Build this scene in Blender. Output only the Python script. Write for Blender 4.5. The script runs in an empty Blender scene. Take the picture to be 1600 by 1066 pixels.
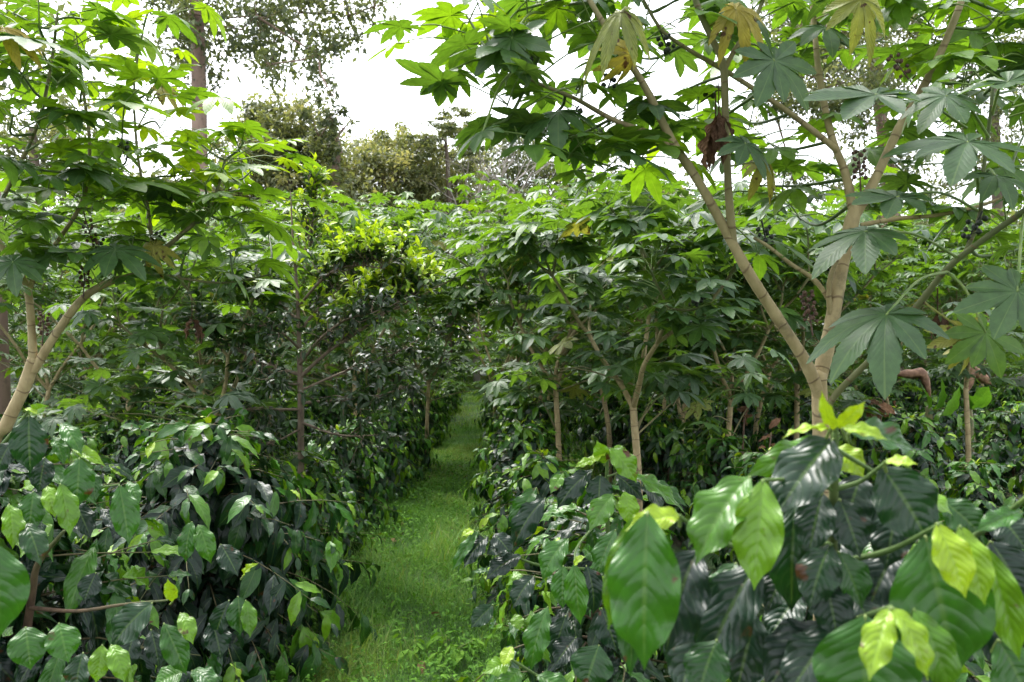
import bpy, math, random
import numpy as np

SC = bpy.context.scene
COL = SC.collection
PI = math.pi
F = 1300.0            # focal length in photo pixels (1600 wide)
EYE = 1.7

def P(px, py, d):
    """a point d metres ahead of the viewer, read off the photograph"""
    return np.array([(px - 800) * d / F, d, EYE + (533 - py) * d / F])

def rowx(rel, y):
    """x of a planting row: rows run slightly to the left with distance"""
    return rel - 0.031 * y

# ------------------------------------------------------------------ materials
def new_mat(name):
    m = bpy.data.materials.new(name); m.use_nodes = True
    nt = m.node_tree; nt.nodes.clear()
    return m, nt, nt.nodes, nt.links

def N(nodes, typ, **kw):
    n = nodes.new(typ)
    for k, v in kw.items():
        if hasattr(n, k): setattr(n, k, v)
    return n

def math_node(nodes, links, op, a, b=None, c=None):
    n = nodes.new('ShaderNodeMath'); n.operation = op
    for i, v in enumerate((a, b, c)):
        if v is None: continue
        if isinstance(v, (int, float)): n.inputs[i].default_value = v
        else: links.new(v, n.inputs[i])
    return n.outputs[0]

def ramp(nodes, links, fac, stops):
    r = nodes.new('ShaderNodeValToRGB')
    el = r.color_ramp.elements
    while len(el) < len(stops): el.new(0.5)
    for e, (p, c) in zip(el, stops):
        e.position = p; e.color = (*c, 1)
    links.new(fac, r.inputs[0])
    return r.outputs[0]

def leaf_mat(name, stops, trans, rough, veins, slant, bump, trans_tint=(1.5, 1.45, 0.5), vein_col=(0.25, 0.36, 0.10), vein_amt=0.5, spec=0.5, spots=0.0, sub=0.0):
    """two-sided leaf: tone attribute picks the age colour, UV lays the midrib and side veins"""
    m, nt, nd, lk = new_mat(name)
    out = N(nd, 'ShaderNodeOutputMaterial')
    at = N(nd, 'ShaderNodeAttribute'); at.attribute_name = 'tone'
    col = ramp(nd, lk, at.outputs['Fac'], stops)
    uv = N(nd, 'ShaderNodeUVMap'); sep = N(nd, 'ShaderNodeSeparateXYZ'); lk.new(uv.outputs[0], sep.inputs[0])
    u = math_node(nd, lk, 'ABSOLUTE', sep.outputs[0]); v = sep.outputs[1]
    ph = math_node(nd, lk, 'SUBTRACT', math_node(nd, lk, 'MULTIPLY', v, float(veins)), math_node(nd, lk, 'MULTIPLY', math_node(nd, lk, 'MULTIPLY', u, math_node(nd, lk, 'ADD', u, 0.9)), slant * .55))
    wav = math_node(nd, lk, 'ABSOLUTE', math_node(nd, lk, 'SINE', math_node(nd, lk, 'MULTIPLY', ph, PI)))
    hgt = math_node(nd, lk, 'POWER', wav, 0.6)
    mid = N(nd, 'ShaderNodeMapRange'); lk.new(u, mid.inputs[0])
    mid.inputs[1].default_value = 0.03; mid.inputs[2].default_value = 0.09; mid.inputs[3].default_value = 1; mid.inputs[4].default_value = 0
    lat = N(nd, 'ShaderNodeMapRange'); lk.new(wav, lat.inputs[0])
    lat.inputs[1].default_value = 0.0; lat.inputs[2].default_value = 0.22; lat.inputs[3].default_value = 0.3; lat.inputs[4].default_value = 0
    vf = math_node(nd, lk, 'MULTIPLY', math_node(nd, lk, 'MAXIMUM', mid.outputs[0], lat.outputs[0]), vein_amt)
    geo = N(nd, 'ShaderNodeNewGeometry')
    no = N(nd, 'ShaderNodeTexNoise'); no.inputs['Scale'].default_value = 45; no.inputs['Detail'].default_value = 3
    lk.new(geo.outputs['Position'], no.inputs['Vector'])
    mot = N(nd, 'ShaderNodeMapRange'); lk.new(no.outputs[0], mot.inputs[0])
    mot.inputs[1].default_value = 0.3; mot.inputs[2].default_value = 0.7; mot.inputs[3].default_value = 0.82; mot.inputs[4].default_value = 1.2
    mul = N(nd, 'ShaderNodeMix'); mul.data_type = 'RGBA'; mul.blend_type = 'MULTIPLY'; mul.inputs[0].default_value = 1
    lk.new(col, mul.inputs[6])
    comb = N(nd, 'ShaderNodeCombineXYZ')
    for i in range(3): lk.new(mot.outputs[0], comb.inputs[i])
    lk.new(comb.outputs[0], mul.inputs[7])
    vm = N(nd, 'ShaderNodeMix'); vm.data_type = 'RGBA'; lk.new(vf, vm.inputs[0]); lk.new(mul.outputs[2], vm.inputs[6])
    vb = N(nd, 'ShaderNodeMix'); vb.data_type = 'RGBA'; vb.inputs[0].default_value = 0.5
    lk.new(mul.outputs[2], vb.inputs[6]); vb.inputs[7].default_value = (*vein_col, 1)
    lk.new(vb.outputs[2], vm.inputs[7])
    basecol = vm.outputs[2]
    if spots > 0:
        n2 = N(nd, 'ShaderNodeTexNoise'); n2.inputs['Scale'].default_value = 28; n2.inputs['Detail'].default_value = 4
        lk.new(geo.outputs['Position'], n2.inputs['Vector'])
        sp = N(nd, 'ShaderNodeMapRange'); lk.new(n2.outputs[0], sp.inputs[0])
        sp.inputs[1].default_value = 0.66 - spots * 0.14; sp.inputs[2].default_value = 0.72 - spots * 0.14
        sm = N(nd, 'ShaderNodeMix'); sm.data_type = 'RGBA'; lk.new(sp.outputs[0], sm.inputs[0]); lk.new(basecol, sm.inputs[6])
        sm.inputs[7].default_value = (0.07, 0.03, 0.012, 1)
        basecol = sm.outputs[2]
    pr = N(nd, 'ShaderNodeBsdfPrincipled'); lk.new(basecol, pr.inputs['Base Color'])
    pr.inputs['Roughness'].default_value = rough; pr.inputs['Specular IOR Level'].default_value = spec
    hs = N(nd, 'ShaderNodeMix'); hs.data_type = 'RGBA'; hs.blend_type = 'MULTIPLY'; hs.inputs[0].default_value = 1
    lk.new(basecol, hs.inputs[6]); hs.inputs[7].default_value = (*trans_tint, 1)
    hs.clamp_result = False
    tr = N(nd, 'ShaderNodeBsdfTranslucent'); lk.new(hs.outputs[2], tr.inputs[0])
    if bump > 0:
        b = N(nd, 'ShaderNodeBump'); b.inputs['Strength'].default_value = bump; b.inputs['Distance'].default_value = 0.004
        lk.new(hgt, b.inputs['Height']); lk.new(b.outputs[0], pr.inputs['Normal'])
    mx = N(nd, 'ShaderNodeMixShader'); mx.inputs[0].default_value = trans
    lk.new(pr.outputs[0], mx.inputs[1]); lk.new(tr.outputs[0], mx.inputs[2]); lk.new(mx.outputs[0], out.inputs[0])
    return m

def bark_mat(name, c1, c2, ringc=None, ring=11.0, scale=30.0, rough=0.75, bump=0.4, tip=None):
    """bark; UV.y is metres along the limb, ring scars every 1/ring metre; 'tone' blends to young green"""
    m, nt, nd, lk = new_mat(name)
    out = N(nd, 'ShaderNodeOutputMaterial'); pr = N(nd, 'ShaderNodeBsdfPrincipled'); lk.new(pr.outputs[0], out.inputs[0])
    geo = N(nd, 'ShaderNodeNewGeometry')
    no = N(nd, 'ShaderNodeTexNoise'); no.inputs['Scale'].default_value = scale; no.inputs['Detail'].default_value = 5
    mp = N(nd, 'ShaderNodeMapping'); mp.inputs['Scale'].default_value = (1, 1, 0.35)
    lk.new(geo.outputs['Position'], mp.inputs[0]); lk.new(mp.outputs[0], no.inputs['Vector'])
    col = ramp(nd, lk, no.outputs[0], [(0.3, c1), (0.7, c2)])
    if tip is not None:
        at = N(nd, 'ShaderNodeAttribute'); at.attribute_name = 'tone'
        mx = N(nd, 'ShaderNodeMix'); mx.data_type = 'RGBA'; lk.new(at.outputs['Fac'], mx.inputs[0]); lk.new(col, mx.inputs[6])
        mx.inputs[7].default_value = (*tip, 1); col = mx.outputs[2]
    h = no.outputs[0]
    if ringc is not None:
        uv = N(nd, 'ShaderNodeUVMap'); sep = N(nd, 'ShaderNodeSeparateXYZ'); lk.new(uv.outputs[0], sep.inputs[0])
        n1 = N(nd, 'ShaderNodeTexNoise'); n1.inputs['Scale'].default_value = 7; lk.new(geo.outputs['Position'], n1.inputs['Vector'])
        wob = math_node(nd, lk, 'MULTIPLY', n1.outputs[0], 0.9)
        s = math_node(nd, lk, 'SINE', math_node(nd, lk, 'MULTIPLY', math_node(nd, lk, 'ADD', math_node(nd, lk, 'MULTIPLY', sep.outputs[1], ring), wob), PI))
        a = math_node(nd, lk, 'ABSOLUTE', s)
        r = N(nd, 'ShaderNodeMapRange'); lk.new(a, r.inputs[0]); r.inputs[1].default_value = 0.03; r.inputs[2].default_value = 0.13
        r.inputs[3].default_value = 0.75; r.inputs[4].default_value = 0
        mx = N(nd, 'ShaderNodeMix'); mx.data_type = 'RGBA'; lk.new(r.outputs[0], mx.inputs[0]); lk.new(col, mx.inputs[6])
        mx.inputs[7].default_value = (*ringc, 1); col = mx.outputs[2]
        h = math_node(nd, lk, 'ADD', h, math_node(nd, lk, 'MULTIPLY', r.outputs[0], 1.2))
    n3 = N(nd, 'ShaderNodeTexNoise'); n3.inputs['Scale'].default_value = 9; n3.inputs['Detail'].default_value = 7; n3.inputs['Roughness'].default_value = .7
    lk.new(geo.outputs['Position'], n3.inputs['Vector'])
    sr = N(nd, 'ShaderNodeMapRange'); lk.new(n3.outputs[0], sr.inputs[0]); sr.inputs[1].default_value = .54; sr.inputs[2].default_value = .7; sr.inputs[4].default_value = .65
    sx = N(nd, 'ShaderNodeMix'); sx.data_type = 'RGBA'; lk.new(sr.outputs[0], sx.inputs[0]); lk.new(col, sx.inputs[6]); sx.inputs[7].default_value = (c1[0] * .42, c1[1] * .45, c1[2] * .5, 1); col = sx.outputs[2]
    lk.new(col, pr.inputs['Base Color']); pr.inputs['Roughness'].default_value = rough
    b = N(nd, 'ShaderNodeBump'); b.inputs['Strength'].default_value = bump; b.inputs['Distance'].default_value = 0.004
    lk.new(h, b.inputs['Height']); lk.new(b.outputs[0], pr.inputs['Normal'])
    return m

def plain_mat(name, c1, c2, scale=20, rough=0.7, bump=0.0, spec=0.4):
    m, nt, nd, lk = new_mat(name)
    out = N(nd, 'ShaderNodeOutputMaterial'); pr = N(nd, 'ShaderNodeBsdfPrincipled'); lk.new(pr.outputs[0], out.inputs[0])
    geo = N(nd, 'ShaderNodeNewGeometry')
    no = N(nd, 'ShaderNodeTexNoise'); no.inputs['Scale'].default_value = scale; no.inputs['Detail'].default_value = 6
    lk.new(geo.outputs['Position'], no.inputs['Vector'])
    lk.new(ramp(nd, lk, no.outputs[0], [(0.35, c1), (0.65, c2)]), pr.inputs['Base Color'])
    pr.inputs['Roughness'].default_value = rough; pr.inputs['Specular IOR Level'].default_value = spec
    if bump:
        b = N(nd, 'ShaderNodeBump'); b.inputs['Strength'].default_value = bump; b.inputs['Distance'].default_value = 0.02
        lk.new(no.outputs[0], b.inputs['Height']); lk.new(b.outputs[0], pr.inputs['Normal'])
    return m

M = {}
M['coffee'] = leaf_mat('coffee_leaf', [(0.0, (0.0055, 0.020, 0.011)), (0.25, (0.009, 0.042, 0.009)), (0.5, (0.032, 0.120, 0.007)), (0.75, (0.12, 0.25, 0.010)), (1.0, (0.30, 0.42, 0.015))],
                       0.15, 0.31, 8.5, 2.6, 0.24, trans_tint=(1.8, 1.7, .4), vein_col=(0.16, 0.27, 0.06), vein_amt=0.5, spec=0.42, spots=0.02)
M['castor'] = leaf_mat('castor_leaf', [(0.0, (0.042, 0.088, 0.038)), (0.35, (0.058, 0.128, 0.030)), (0.7, (0.092, 0.188, 0.018)), (1.0, (0.17, 0.27, 0.014))],
                       0.40, 0.43, 9, 3.0, 0.12, trans_tint=(2.4, 2.2, 0.4), vein_col=(0.20, 0.29, 0.10), vein_amt=0.45, spec=0.55)
M['yellow'] = leaf_mat('yellow_leaf', [(0.0, (0.17, 0.215, 0.045)), (0.5, (0.29, 0.27, 0.05)), (1.0, (0.36, 0.28, 0.045))],
                       0.35, 0.5, 9, 3.0, 0.5, trans_tint=(1.3, 1.25, 0.6), vein_col=(0.45, 0.42, 0.12), vein_amt=0.5, spots=0.3)
M['withered'] = leaf_mat('withered_leaf', [(0.0, (0.05, 0.028, 0.018)), (0.5, (0.12, 0.065, 0.035)), (1.0, (0.30, 0.17, 0.10))],
                         0.15, 0.75, 9, 3.0, 0.8, trans_tint=(1.2, 1.0, 0.8), vein_col=(0.2, 0.12, 0.07), vein_amt=0.3, spec=0.2)
M['citrus'] = leaf_mat('small_glossy_leaf', [(0.0, (0.012, 0.026, 0.011)), (0.4, (0.025, 0.065, 0.014)), (0.7, (0.17, 0.30, 0.016)), (1.0, (0.38, 0.50, 0.025))],
                       0.32, 0.32, 6, 1.5, 0.1, trans_tint=(1.4, 1.4, 0.5))
M['tree'] = leaf_mat('forest_leaf', [(0.0, (0.062, 0.085, 0.052)), (0.35, (0.105, 0.138, 0.068)), (0.7, (0.19, 0.22, 0.10)), (1.0, (0.31, 0.31, 0.17))],  # haze over the far crowns is put into the colour as raised albedo
                     0.4, 0.5, 6, 1.5, 0.0, trans_tint=(1.7, 1.55, 0.7), vein_amt=0.1)
M['grass'] = leaf_mat('grass_blade', [(0.0, (0.034, 0.090, 0.020)), (0.5, (0.092, 0.215, 0.044)), (0.85, (0.18, 0.33, 0.08)), (1.0, (0.28, 0.27, 0.10))],
                      0.35, 0.5, 1, 0, 0.0, trans_tint=(1.4, 1.5, 0.5), vein_amt=0.0, spec=0.3)
M['weed'] = leaf_mat('weed_leaf', [(0.0, (0.035, 0.10, 0.014)), (0.5, (0.075, 0.19, 0.02)), (1.0, (0.14, 0.28, 0.03))],
                     0.3, 0.7, 5, 1.5, 0.2, trans_tint=(1.4, 1.5, 0.5), vein_amt=0.4, spec=0.15)
M['castor_bark'] = bark_mat('castor_bark', (0.25, 0.185, 0.085), (0.45, 0.355, 0.19), ringc=(0.13, 0.082, 0.042), ring=9, tip=(0.075, 0.10, 0.032))
M['petiole'] = plain_mat('petiole_green', (0.10, 0.17, 0.035), (0.17, 0.23, 0.06), 25, 0.5)
M['twig'] = plain_mat('green_twig', (0.045, 0.085, 0.018), (0.09, 0.14, 0.03), 25, 0.5)
M['coffee_bark'] = bark_mat('coffee_bark', (0.06, 0.035, 0.02), (0.15, 0.09, 0.055), scale=50, tip=(0.08, 0.14, 0.03))
M['citrus_bark'] = bark_mat('dark_bark', (0.085, 0.06, 0.04), (0.20, 0.15, 0.10), scale=40)
M['pink_bark'] = bark_mat('pinkish_bark', (0.17, 0.105, 0.08), (0.33, 0.225, 0.175), scale=3, bump=0.6)
M['brown_bark'] = bark_mat('brown_bark', (0.07, 0.05, 0.035), (0.17, 0.125, 0.09), scale=4, bump=0.6)
M['pale_bark'] = bark_mat('bleached_wood', (0.27, 0.235, 0.20), (0.43, 0.385, 0.34), scale=6)
M['fruit'] = plain_mat('castor_capsule', (0.008, 0.013, 0.010), (0.022, 0.032, 0.016), 60, 0.5)
M['dry_fruit'] = plain_mat('dry_capsule', (0.04, 0.022, 0.016), (0.11, 0.06, 0.038), 60, 0.7)
M['banana'] = leaf_mat('banana_leaf', [(0.0, (0.04, 0.13, 0.018)), (1.0, (0.11, 0.25, 0.03))], 0.4, 0.45, 26, 0.6, 0.2, vein_amt=0.3)
M['dry_banana'] = plain_mat('dry_banana_leaf', (0.13, 0.065, 0.038), (0.30, 0.17, 0.105), 18, 0.7, 0.6)
M['banana_stem'] = plain_mat('banana_stem', (0.08, 0.10, 0.035), (0.17, 0.15, 0.06), 12, 0.6, 0.3)
M['litter'] = plain_mat('dry_litter', (0.16, 0.085, 0.05), (0.34, 0.21, 0.13), 12, 0.8)

def ground_mat():
    m, nt, nd, lk = new_mat('ground_soil')
    out = N(nd, 'ShaderNodeOutputMaterial'); pr = N(nd, 'ShaderNodeBsdfPrincipled'); lk.new(pr.outputs[0], out.inputs[0])
    geo = N(nd, 'ShaderNodeNewGeometry')
    a = N(nd, 'ShaderNodeTexNoise'); a.inputs['Scale'].default_value = 1.3; a.inputs['Detail'].default_value = 6
    b = N(nd, 'ShaderNodeTexNoise'); b.inputs['Scale'].default_value = 40; b.inputs['Detail'].default_value = 6
    lk.new(geo.outputs['Position'], a.inputs['Vector']); lk.new(geo.outputs['Position'], b.inputs['Vector'])
    soil = ramp(nd, lk, b.outputs[0], [(0.3, (0.018, 0.014, 0.008)), (0.6, (0.045, 0.034, 0.018)), (0.75, (0.10, 0.07, 0.04))])
    green = ramp(nd, lk, b.outputs[0], [(0.3, (0.014, 0.034, 0.008)), (0.7, (0.035, 0.085, 0.014))])
    f = N(nd, 'ShaderNodeMapRange'); lk.new(a.outputs[0], f.inputs[0]); f.inputs[1].default_value = 0.38; f.inputs[2].default_value = 0.52
    mx = N(nd, 'ShaderNodeMix'); mx.data_type = 'RGBA'; lk.new(f.outputs[0], mx.inputs[0]); lk.new(soil, mx.inputs[6]); lk.new(green, mx.inputs[7])
    lk.new(mx.outputs[2], pr.inputs['Base Color']); pr.inputs['Roughness'].default_value = 0.9
    bp = N(nd, 'ShaderNodeBump'); bp.inputs['Strength'].default_value = 0.6; bp.inputs['Distance'].default_value = 0.03
    lk.new(b.outputs[0], bp.inputs['Height']); lk.new(bp.outputs[0], pr.inputs['Normal'])
    return m
M['ground'] = ground_mat()
M['path'] = plain_mat('mossy_path', (0.014, 0.036, 0.007), (0.04, 0.09, 0.014), 30, 0.9, 0.5)

# ------------------------------------------------------------------ mesh building
CURL = np.random.default_rng(1234)
class MB:
    def __init__(s):
        s.v, s.f, s.uv, s.tone, s.n = [], [], [], [], 0
    def add(s, V, Fq, UV=None, tone=0.0):
        V = np.asarray(V, float); k = len(V)
        s.v.append(V)
        Fq = np.asarray(Fq, int)
        s.f.append(Fq + s.n)
        s.uv.append(np.zeros((k, 2)) if UV is None else np.asarray(UV, float))
        s.tone.append(np.full(k, tone) if np.isscalar(tone) else np.asarray(tone, float))
        s.n += k
    def leaves(s, tpl, pos, along, normal, size, width=None, tone=0.0, curl=0.0):
        """copies of a leaf template, all baked into this one mesh"""
        V, Fq, UV = tpl
        pos = np.atleast_2d(pos); K = len(pos)
        if K == 0: return
        R = frames(np.atleast_2d(along), np.atleast_2d(normal))
        size = np.broadcast_to(np.asarray(size, float), (K,))
        width = np.ones(K) if width is None else np.broadcast_to(np.asarray(width, float), (K,))
        sc = np.stack([size * width, size, size], 1)
        if curl:
            g = CURL.normal(0, curl, (3, K, 1)); x_, y_ = V[None, :, 0], V[None, :, 1]
            Vk = np.repeat(V[None], K, 0); Vk[:, :, 2] += g[0] * x_ * np.abs(x_) * .6 - np.abs(g[1]) * y_ * y_ * .7 * np.sign(y_ + 1e-9) * (y_ > 0) + g[2] * x_ * y_ - np.abs(g[0]) * .5 * x_ * x_
        else: Vk = V[None]
        L = Vk * sc[:, None, :]
        W = np.einsum('kij,knj->kni', R, L) + pos[:, None, :]
        n = len(V)
        s.v.append(W.reshape(-1, 3))
        s.f.append((Fq[None] + (np.arange(K) * n)[:, None, None]).reshape(-1, Fq.shape[1]) + s.n)
        s.uv.append(np.tile(UV, (K, 1)))
        s.tone.append(np.repeat(np.broadcast_to(np.asarray(tone, float), (K,)), n))
        s.n += K * n
    def tube(s, pts, rad, sides=8, tone=0.0, sub=4, v0=0.0):
        pts = np.asarray(pts, float); rad = np.asarray(rad, float)
        tone_a = np.broadcast_to(np.asarray(tone, float), (len(pts),))
        if len(pts) > 2 and sub > 1: pts, rad, tone_a = catmull(pts, rad, tone_a, sub)
        n = len(pts)
        T = np.gradient(pts, axis=0); T /= np.linalg.norm(T, axis=1)[:, None] + 1e-9
        ref = np.array([1.0, 0, 0]) if abs(T[0][0]) < 0.8 else np.array([0, 1.0, 0])
        B = np.cross(T, ref); B /= np.linalg.norm(B, axis=1)[:, None] + 1e-9
        C = np.cross(T, B)
        ang = np.arange(sides) * 2 * PI / sides
        V = pts[:, None] + rad[:, None, None] * (np.cos(ang)[None, :, None] * B[:, None] + np.sin(ang)[None, :, None] * C[:, None])
        ln = np.concatenate([[0], np.cumsum(np.linalg.norm(np.diff(pts, axis=0), axis=1))]) + v0
        UV = np.stack([np.tile(ang / (2 * PI), (n, 1)), np.tile(ln[:, None], (1, sides))], 2)
        i = np.arange(n - 1)[:, None] * sides; j = np.arange(sides)[None]; j2 = (j + 1) % sides
        Fq = np.stack([i + j, i + j2, i + sides + j2, i + sides + j], 2).reshape(-1, 4)
        tipv = np.array([pts[-1] + T[-1] * rad[-1] * 0.6])
        Vf = np.concatenate([V.reshape(-1, 3), tipv])
        cap = np.stack([(n - 1) * sides + np.arange(sides), (n - 1) * sides + (np.arange(sides) + 1) % sides, np.full(sides, n * sides), np.full(sides, n * sides)], 1)
        s.add(Vf, np.concatenate([Fq, cap]), np.concatenate([UV.reshape(-1, 2), [[0, ln[-1]]]]), np.concatenate([np.repeat(tone_a, sides), [tone_a[-1]]]))
    def ball(s, c, r, tone=0.0, squash=1.0, rough=0.0, rng=None, seg=7, rings=5):
        th = np.linspace(0, PI, rings + 1); ph = np.arange(seg) * 2 * PI / seg
        V = np.stack([np.outer(np.sin(th), np.cos(ph)), np.outer(np.sin(th), np.sin(ph)), np.outer(np.cos(th), np.ones(seg)) * squash], 2).reshape(-1, 3)
        if rough and rng is not None: V = V * (1 + rough * rng.uniform(-1, 1, (len(V), 1)))
        i = np.arange(rings)[:, None] * seg; j = np.arange(seg)[None]; j2 = (j + 1) % seg
        Fq = np.stack([i + j, i + seg + j, i + seg + j2, i + j2], 2).reshape(-1, 4)
        s.add(V * r + np.asarray(c), Fq, None, tone)
    def mesh(s, name, mat, smooth=True):
        me = bpy.data.meshes.new(name)
        if s.n:
            V = np.concatenate(s.v); Q = np.concatenate(s.f)
            # quads whose last two corners coincide are triangles
            tri = Q[:, 2] == Q[:, 3]
            cnt = np.where(tri, 3, 4)
            keep = np.ones(Q.shape, bool); keep[tri, 3] = False
            loops = Q[keep]
            me.vertices.add(len(V)); me.vertices.foreach_set('co', V.astype(np.float32).ravel())
            me.loops.add(len(loops)); me.loops.foreach_set('vertex_index', loops.astype(np.int32))
            me.polygons.add(len(Q))
            st = np.concatenate([[0], np.cumsum(cnt)[:-1]])
            me.polygons.foreach_set('loop_start', st.astype(np.int32)); me.polygons.foreach_set('loop_total', cnt.astype(np.int32))
            uvl = me.uv_layers.new(name='UVMap')
            uvl.data.foreach_set('uv', np.concatenate(s.uv)[loops].astype(np.float32).ravel())
            at = me.attributes.new('tone', 'FLOAT', 'POINT'); at.data.foreach_set('value', np.concatenate(s.tone).astype(np.float32))
            me.polygons.foreach_set('use_smooth', np.full(len(Q), smooth))
            me.update(calc_edges=True)
        me.materials.append(M[mat])
        return me
    def build(s, name, mat, parent=None, smooth=True, label=None):
        o = bpy.data.objects.new(name, s.mesh(name, mat, smooth)); COL.objects.link(o)
        if parent is not None:
            o.parent = parent; o.matrix_parent_inverse.identity()
        if label: o['label'] = label
        return o

def catmull(p, r, t, sub):
    n = len(p); P0 = np.vstack([2 * p[0] - p[1], p, 2 * p[-1] - p[-2]])
    op, orr, ot = [], [], []
    for i in range(n - 1):
        a, b, c, d = P0[i], P0[i + 1], P0[i + 2], P0[i + 3]
        for k in range(sub):
            x = k / sub
            op.append(0.5 * (2 * b + (c - a) * x + (2 * a - 5 * b + 4 * c - d) * x * x + (3 * b - a - 3 * c + d) * x ** 3))
            orr.append(r[i] + (r[i + 1] - r[i]) * x); ot.append(t[i] + (t[i + 1] - t[i]) * x)
    op.append(p[-1]); orr.append(r[-1]); ot.append(t[-1])
    return np.array(op), np.array(orr), np.array(ot)

def nrm(v):
    v = np.asarray(v, float)
    return v / (np.linalg.norm(v, axis=-1, keepdims=True) + 1e-9)

def frames(along, normal):
    y = nrm(along); z = normal - (normal * y).sum(1, keepdims=True) * y
    z = nrm(z); x = np.cross(y, z)
    return np.stack([x, y, z], 2)

# ------------------------------------------------------------------ leaf templates (x across, y base to tip, z up)
def coffee_tpl(nl, nw, bend=0.6, fold=0.25, wave=0.03, quilt=0.0, width=0.46, seed=0, tip=0.8, chord=False, twist=0.0):
    rng = np.random.default_rng(seed)
    v = np.linspace(0, 1, nl + 1); u = np.linspace(-1, 1, nw + 1)
    w = np.sin(PI * np.clip(v, 0, 1) ** 0.94) ** 0.92
    w = w * (1 - 0.62 * np.clip((v - tip) / (1 - tip), 0, 1) ** 0.8 * (v < 1)) * width / 2
    w = np.maximum(w, 0.004)
    ang = -bend * v; dy = np.cos(ang); dz = np.sin(ang)
    y = np.concatenate([[0], np.cumsum((dy[1:] + dy[:-1]) / 2 * np.diff(v))]); z = np.concatenate([[0], np.cumsum((dz[1:] + dz[:-1]) / 2 * np.diff(v))])
    ph = rng.uniform(0, 6.28)
    U, Vv = np.meshgrid(u, v); Wd = w[:, None]
    lz = fold * np.abs(U) * Wd + wave * np.sin(2 * PI * 3.2 * Vv + ph + (U > 0) * 1.9) * U ** 2 * np.minimum(1, Wd / (width / 3))
    if quilt:
        p = 8.5 * Vv - 1.3 * np.abs(U) - 1.5 * U ** 2 + .25 * np.sin(7 * Vv + ph) * np.sign(U)
        lz = lz + quilt * np.abs(np.sin(PI * p)) ** 0.7 * (1 - U ** 2 * 0.7) * np.minimum(1, np.abs(U) * 5) * Wd / (width / 2)
    ca, sa = np.cos(ang)[:, None], np.sin(ang)[:, None]
    tw = twist * Vv
    X = U * Wd * np.cos(tw); lz2 = lz + U * Wd * np.sin(tw)
    Y = y[:, None] - sa * lz2; Z = z[:, None] + ca * lz2
    V = np.stack([X, Y, Z], 2).reshape(-1, 3)
    if chord:
        t = V[-(nw + 1) // 2 - 0] if False else V[(nl) * (nw + 1) + nw // 2]
        L = math.hypot(t[1], t[2]); c, s_ = t[1] / L, t[2] / L
        Yn = (V[:, 1] * c + V[:, 2] * s_) / L; Zn = (-V[:, 1] * s_ + V[:, 2] * c) / L
        V = np.stack([V[:, 0] / width, Yn, Zn], 1)     # x then runs -0.5..0.5
    UV = np.stack([U, Vv], 2).reshape(-1, 2)
    i = np.arange(nl)[:, None] * (nw + 1); j = np.arange(nw)[None]
    Fq = np.stack([i + j, i + j + 1, i + nw + 2 + j, i + nw + 1 + j], 2).reshape(-1, 4)
    return V, Fq, UV

LOBES = [(0, 1.0), (40, 0.97), (80, 0.88), (119, 0.72), (153, 0.5)]
def castor_tpl(detail=1, droop=0.25, fold=0.18, seed=0, width=1.22):
    """palmate leaf with nine toothed lobes round the stalk's end"""
    rng = np.random.default_rng(seed)
    lob = sorted([(-a, l) for a, l in LOBES[1:]] + LOBES)
    lob = [(math.radians(a + rng.uniform(-7, 7)), l * rng.uniform(0.82, 1.1), rng.uniform(-0.12, 0.12)) for a, l in lob]
    side = {0: [(0.62, 0.155)], 1: [(0.52, 0.150), (0.66, 0.155), (0.83, 0.095)], 2: [(0.50, 0.142), (0.57, 0.168), (0.59, 0.150), (0.67, 0.160), (0.69, 0.138), (0.77, 0.137), (0.79, 0.113), (0.86, 0.100), (0.88, 0.075), (0.94, 0.052)]}[detail]
    rings = {0: [1.0], 1: [0.5, 1.0], 2: [0.22, 0.45, 0.65, 0.83, 1.0]}[detail]
    out, us = [], []
    n = len(lob)
    for k, (a, l, dz) in enumerate(lob):
        for sgn, seq in ((-1, side), (1, list(reversed(side)))):
            if sgn == 1:
                out.append((a, l, dz)); us.append(0.0)
            for (t, h) in seq:
                x = sgn * h * width * l; y = t * l
                r = math.hypot(x, y); out.append((a + math.atan2(x, y), r, dz * t)); us.append(sgn * h / 0.16 * 0.95)
        if k < n - 1:
            a2, l2, d2 = lob[k + 1]
            out.append(((a + a2) / 2, 0.47 * (l + l2) / 2 * rng.uniform(0.92, 1.08), 0.0)); us.append(1.0)
        else:
            out.append((PI, 0.10, 0.0)); us.append(1.0)
    m = len(out)
    V = [(0, 0, 0)]; UV = [(0, 0)]
    for q in rings:
        for (a, r, dz), u in zip(out, us):
            rr = r * q
            z = -droop * rr * rr + dz * rr * q + fold * (abs(u) ** 1.2) * 0.16 * q * (1 if rr > 0.05 else 0)
            V.append((math.sin(a) * rr, math.cos(a) * rr, z)); UV.append((u if q > 0.25 else u * 0.9 + 0.0, rr))
    Fq = []
    for j in range(m):
        j2 = (j + 1) % m
        Fq.append((0, 1 + j2, 1 + j, 1 + j))
    for q in range(len(rings) - 1):
        b0, b1 = 1 + q * m, 1 + (q + 1) * m
        for j in range(m):
            j2 = (j + 1) % m
            Fq.append((b0 + j, b0 + j2, b1 + j2, b1 + j))
    return np.array(V, float), np.array(Fq), np.array(UV, float)

def blade_tpl(width=0.35, bend=0.3):
    """simple four-quad leaf for far crowns"""
    return coffee_tpl(2, 2, bend, 0.3, 0, 0, width)

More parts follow.
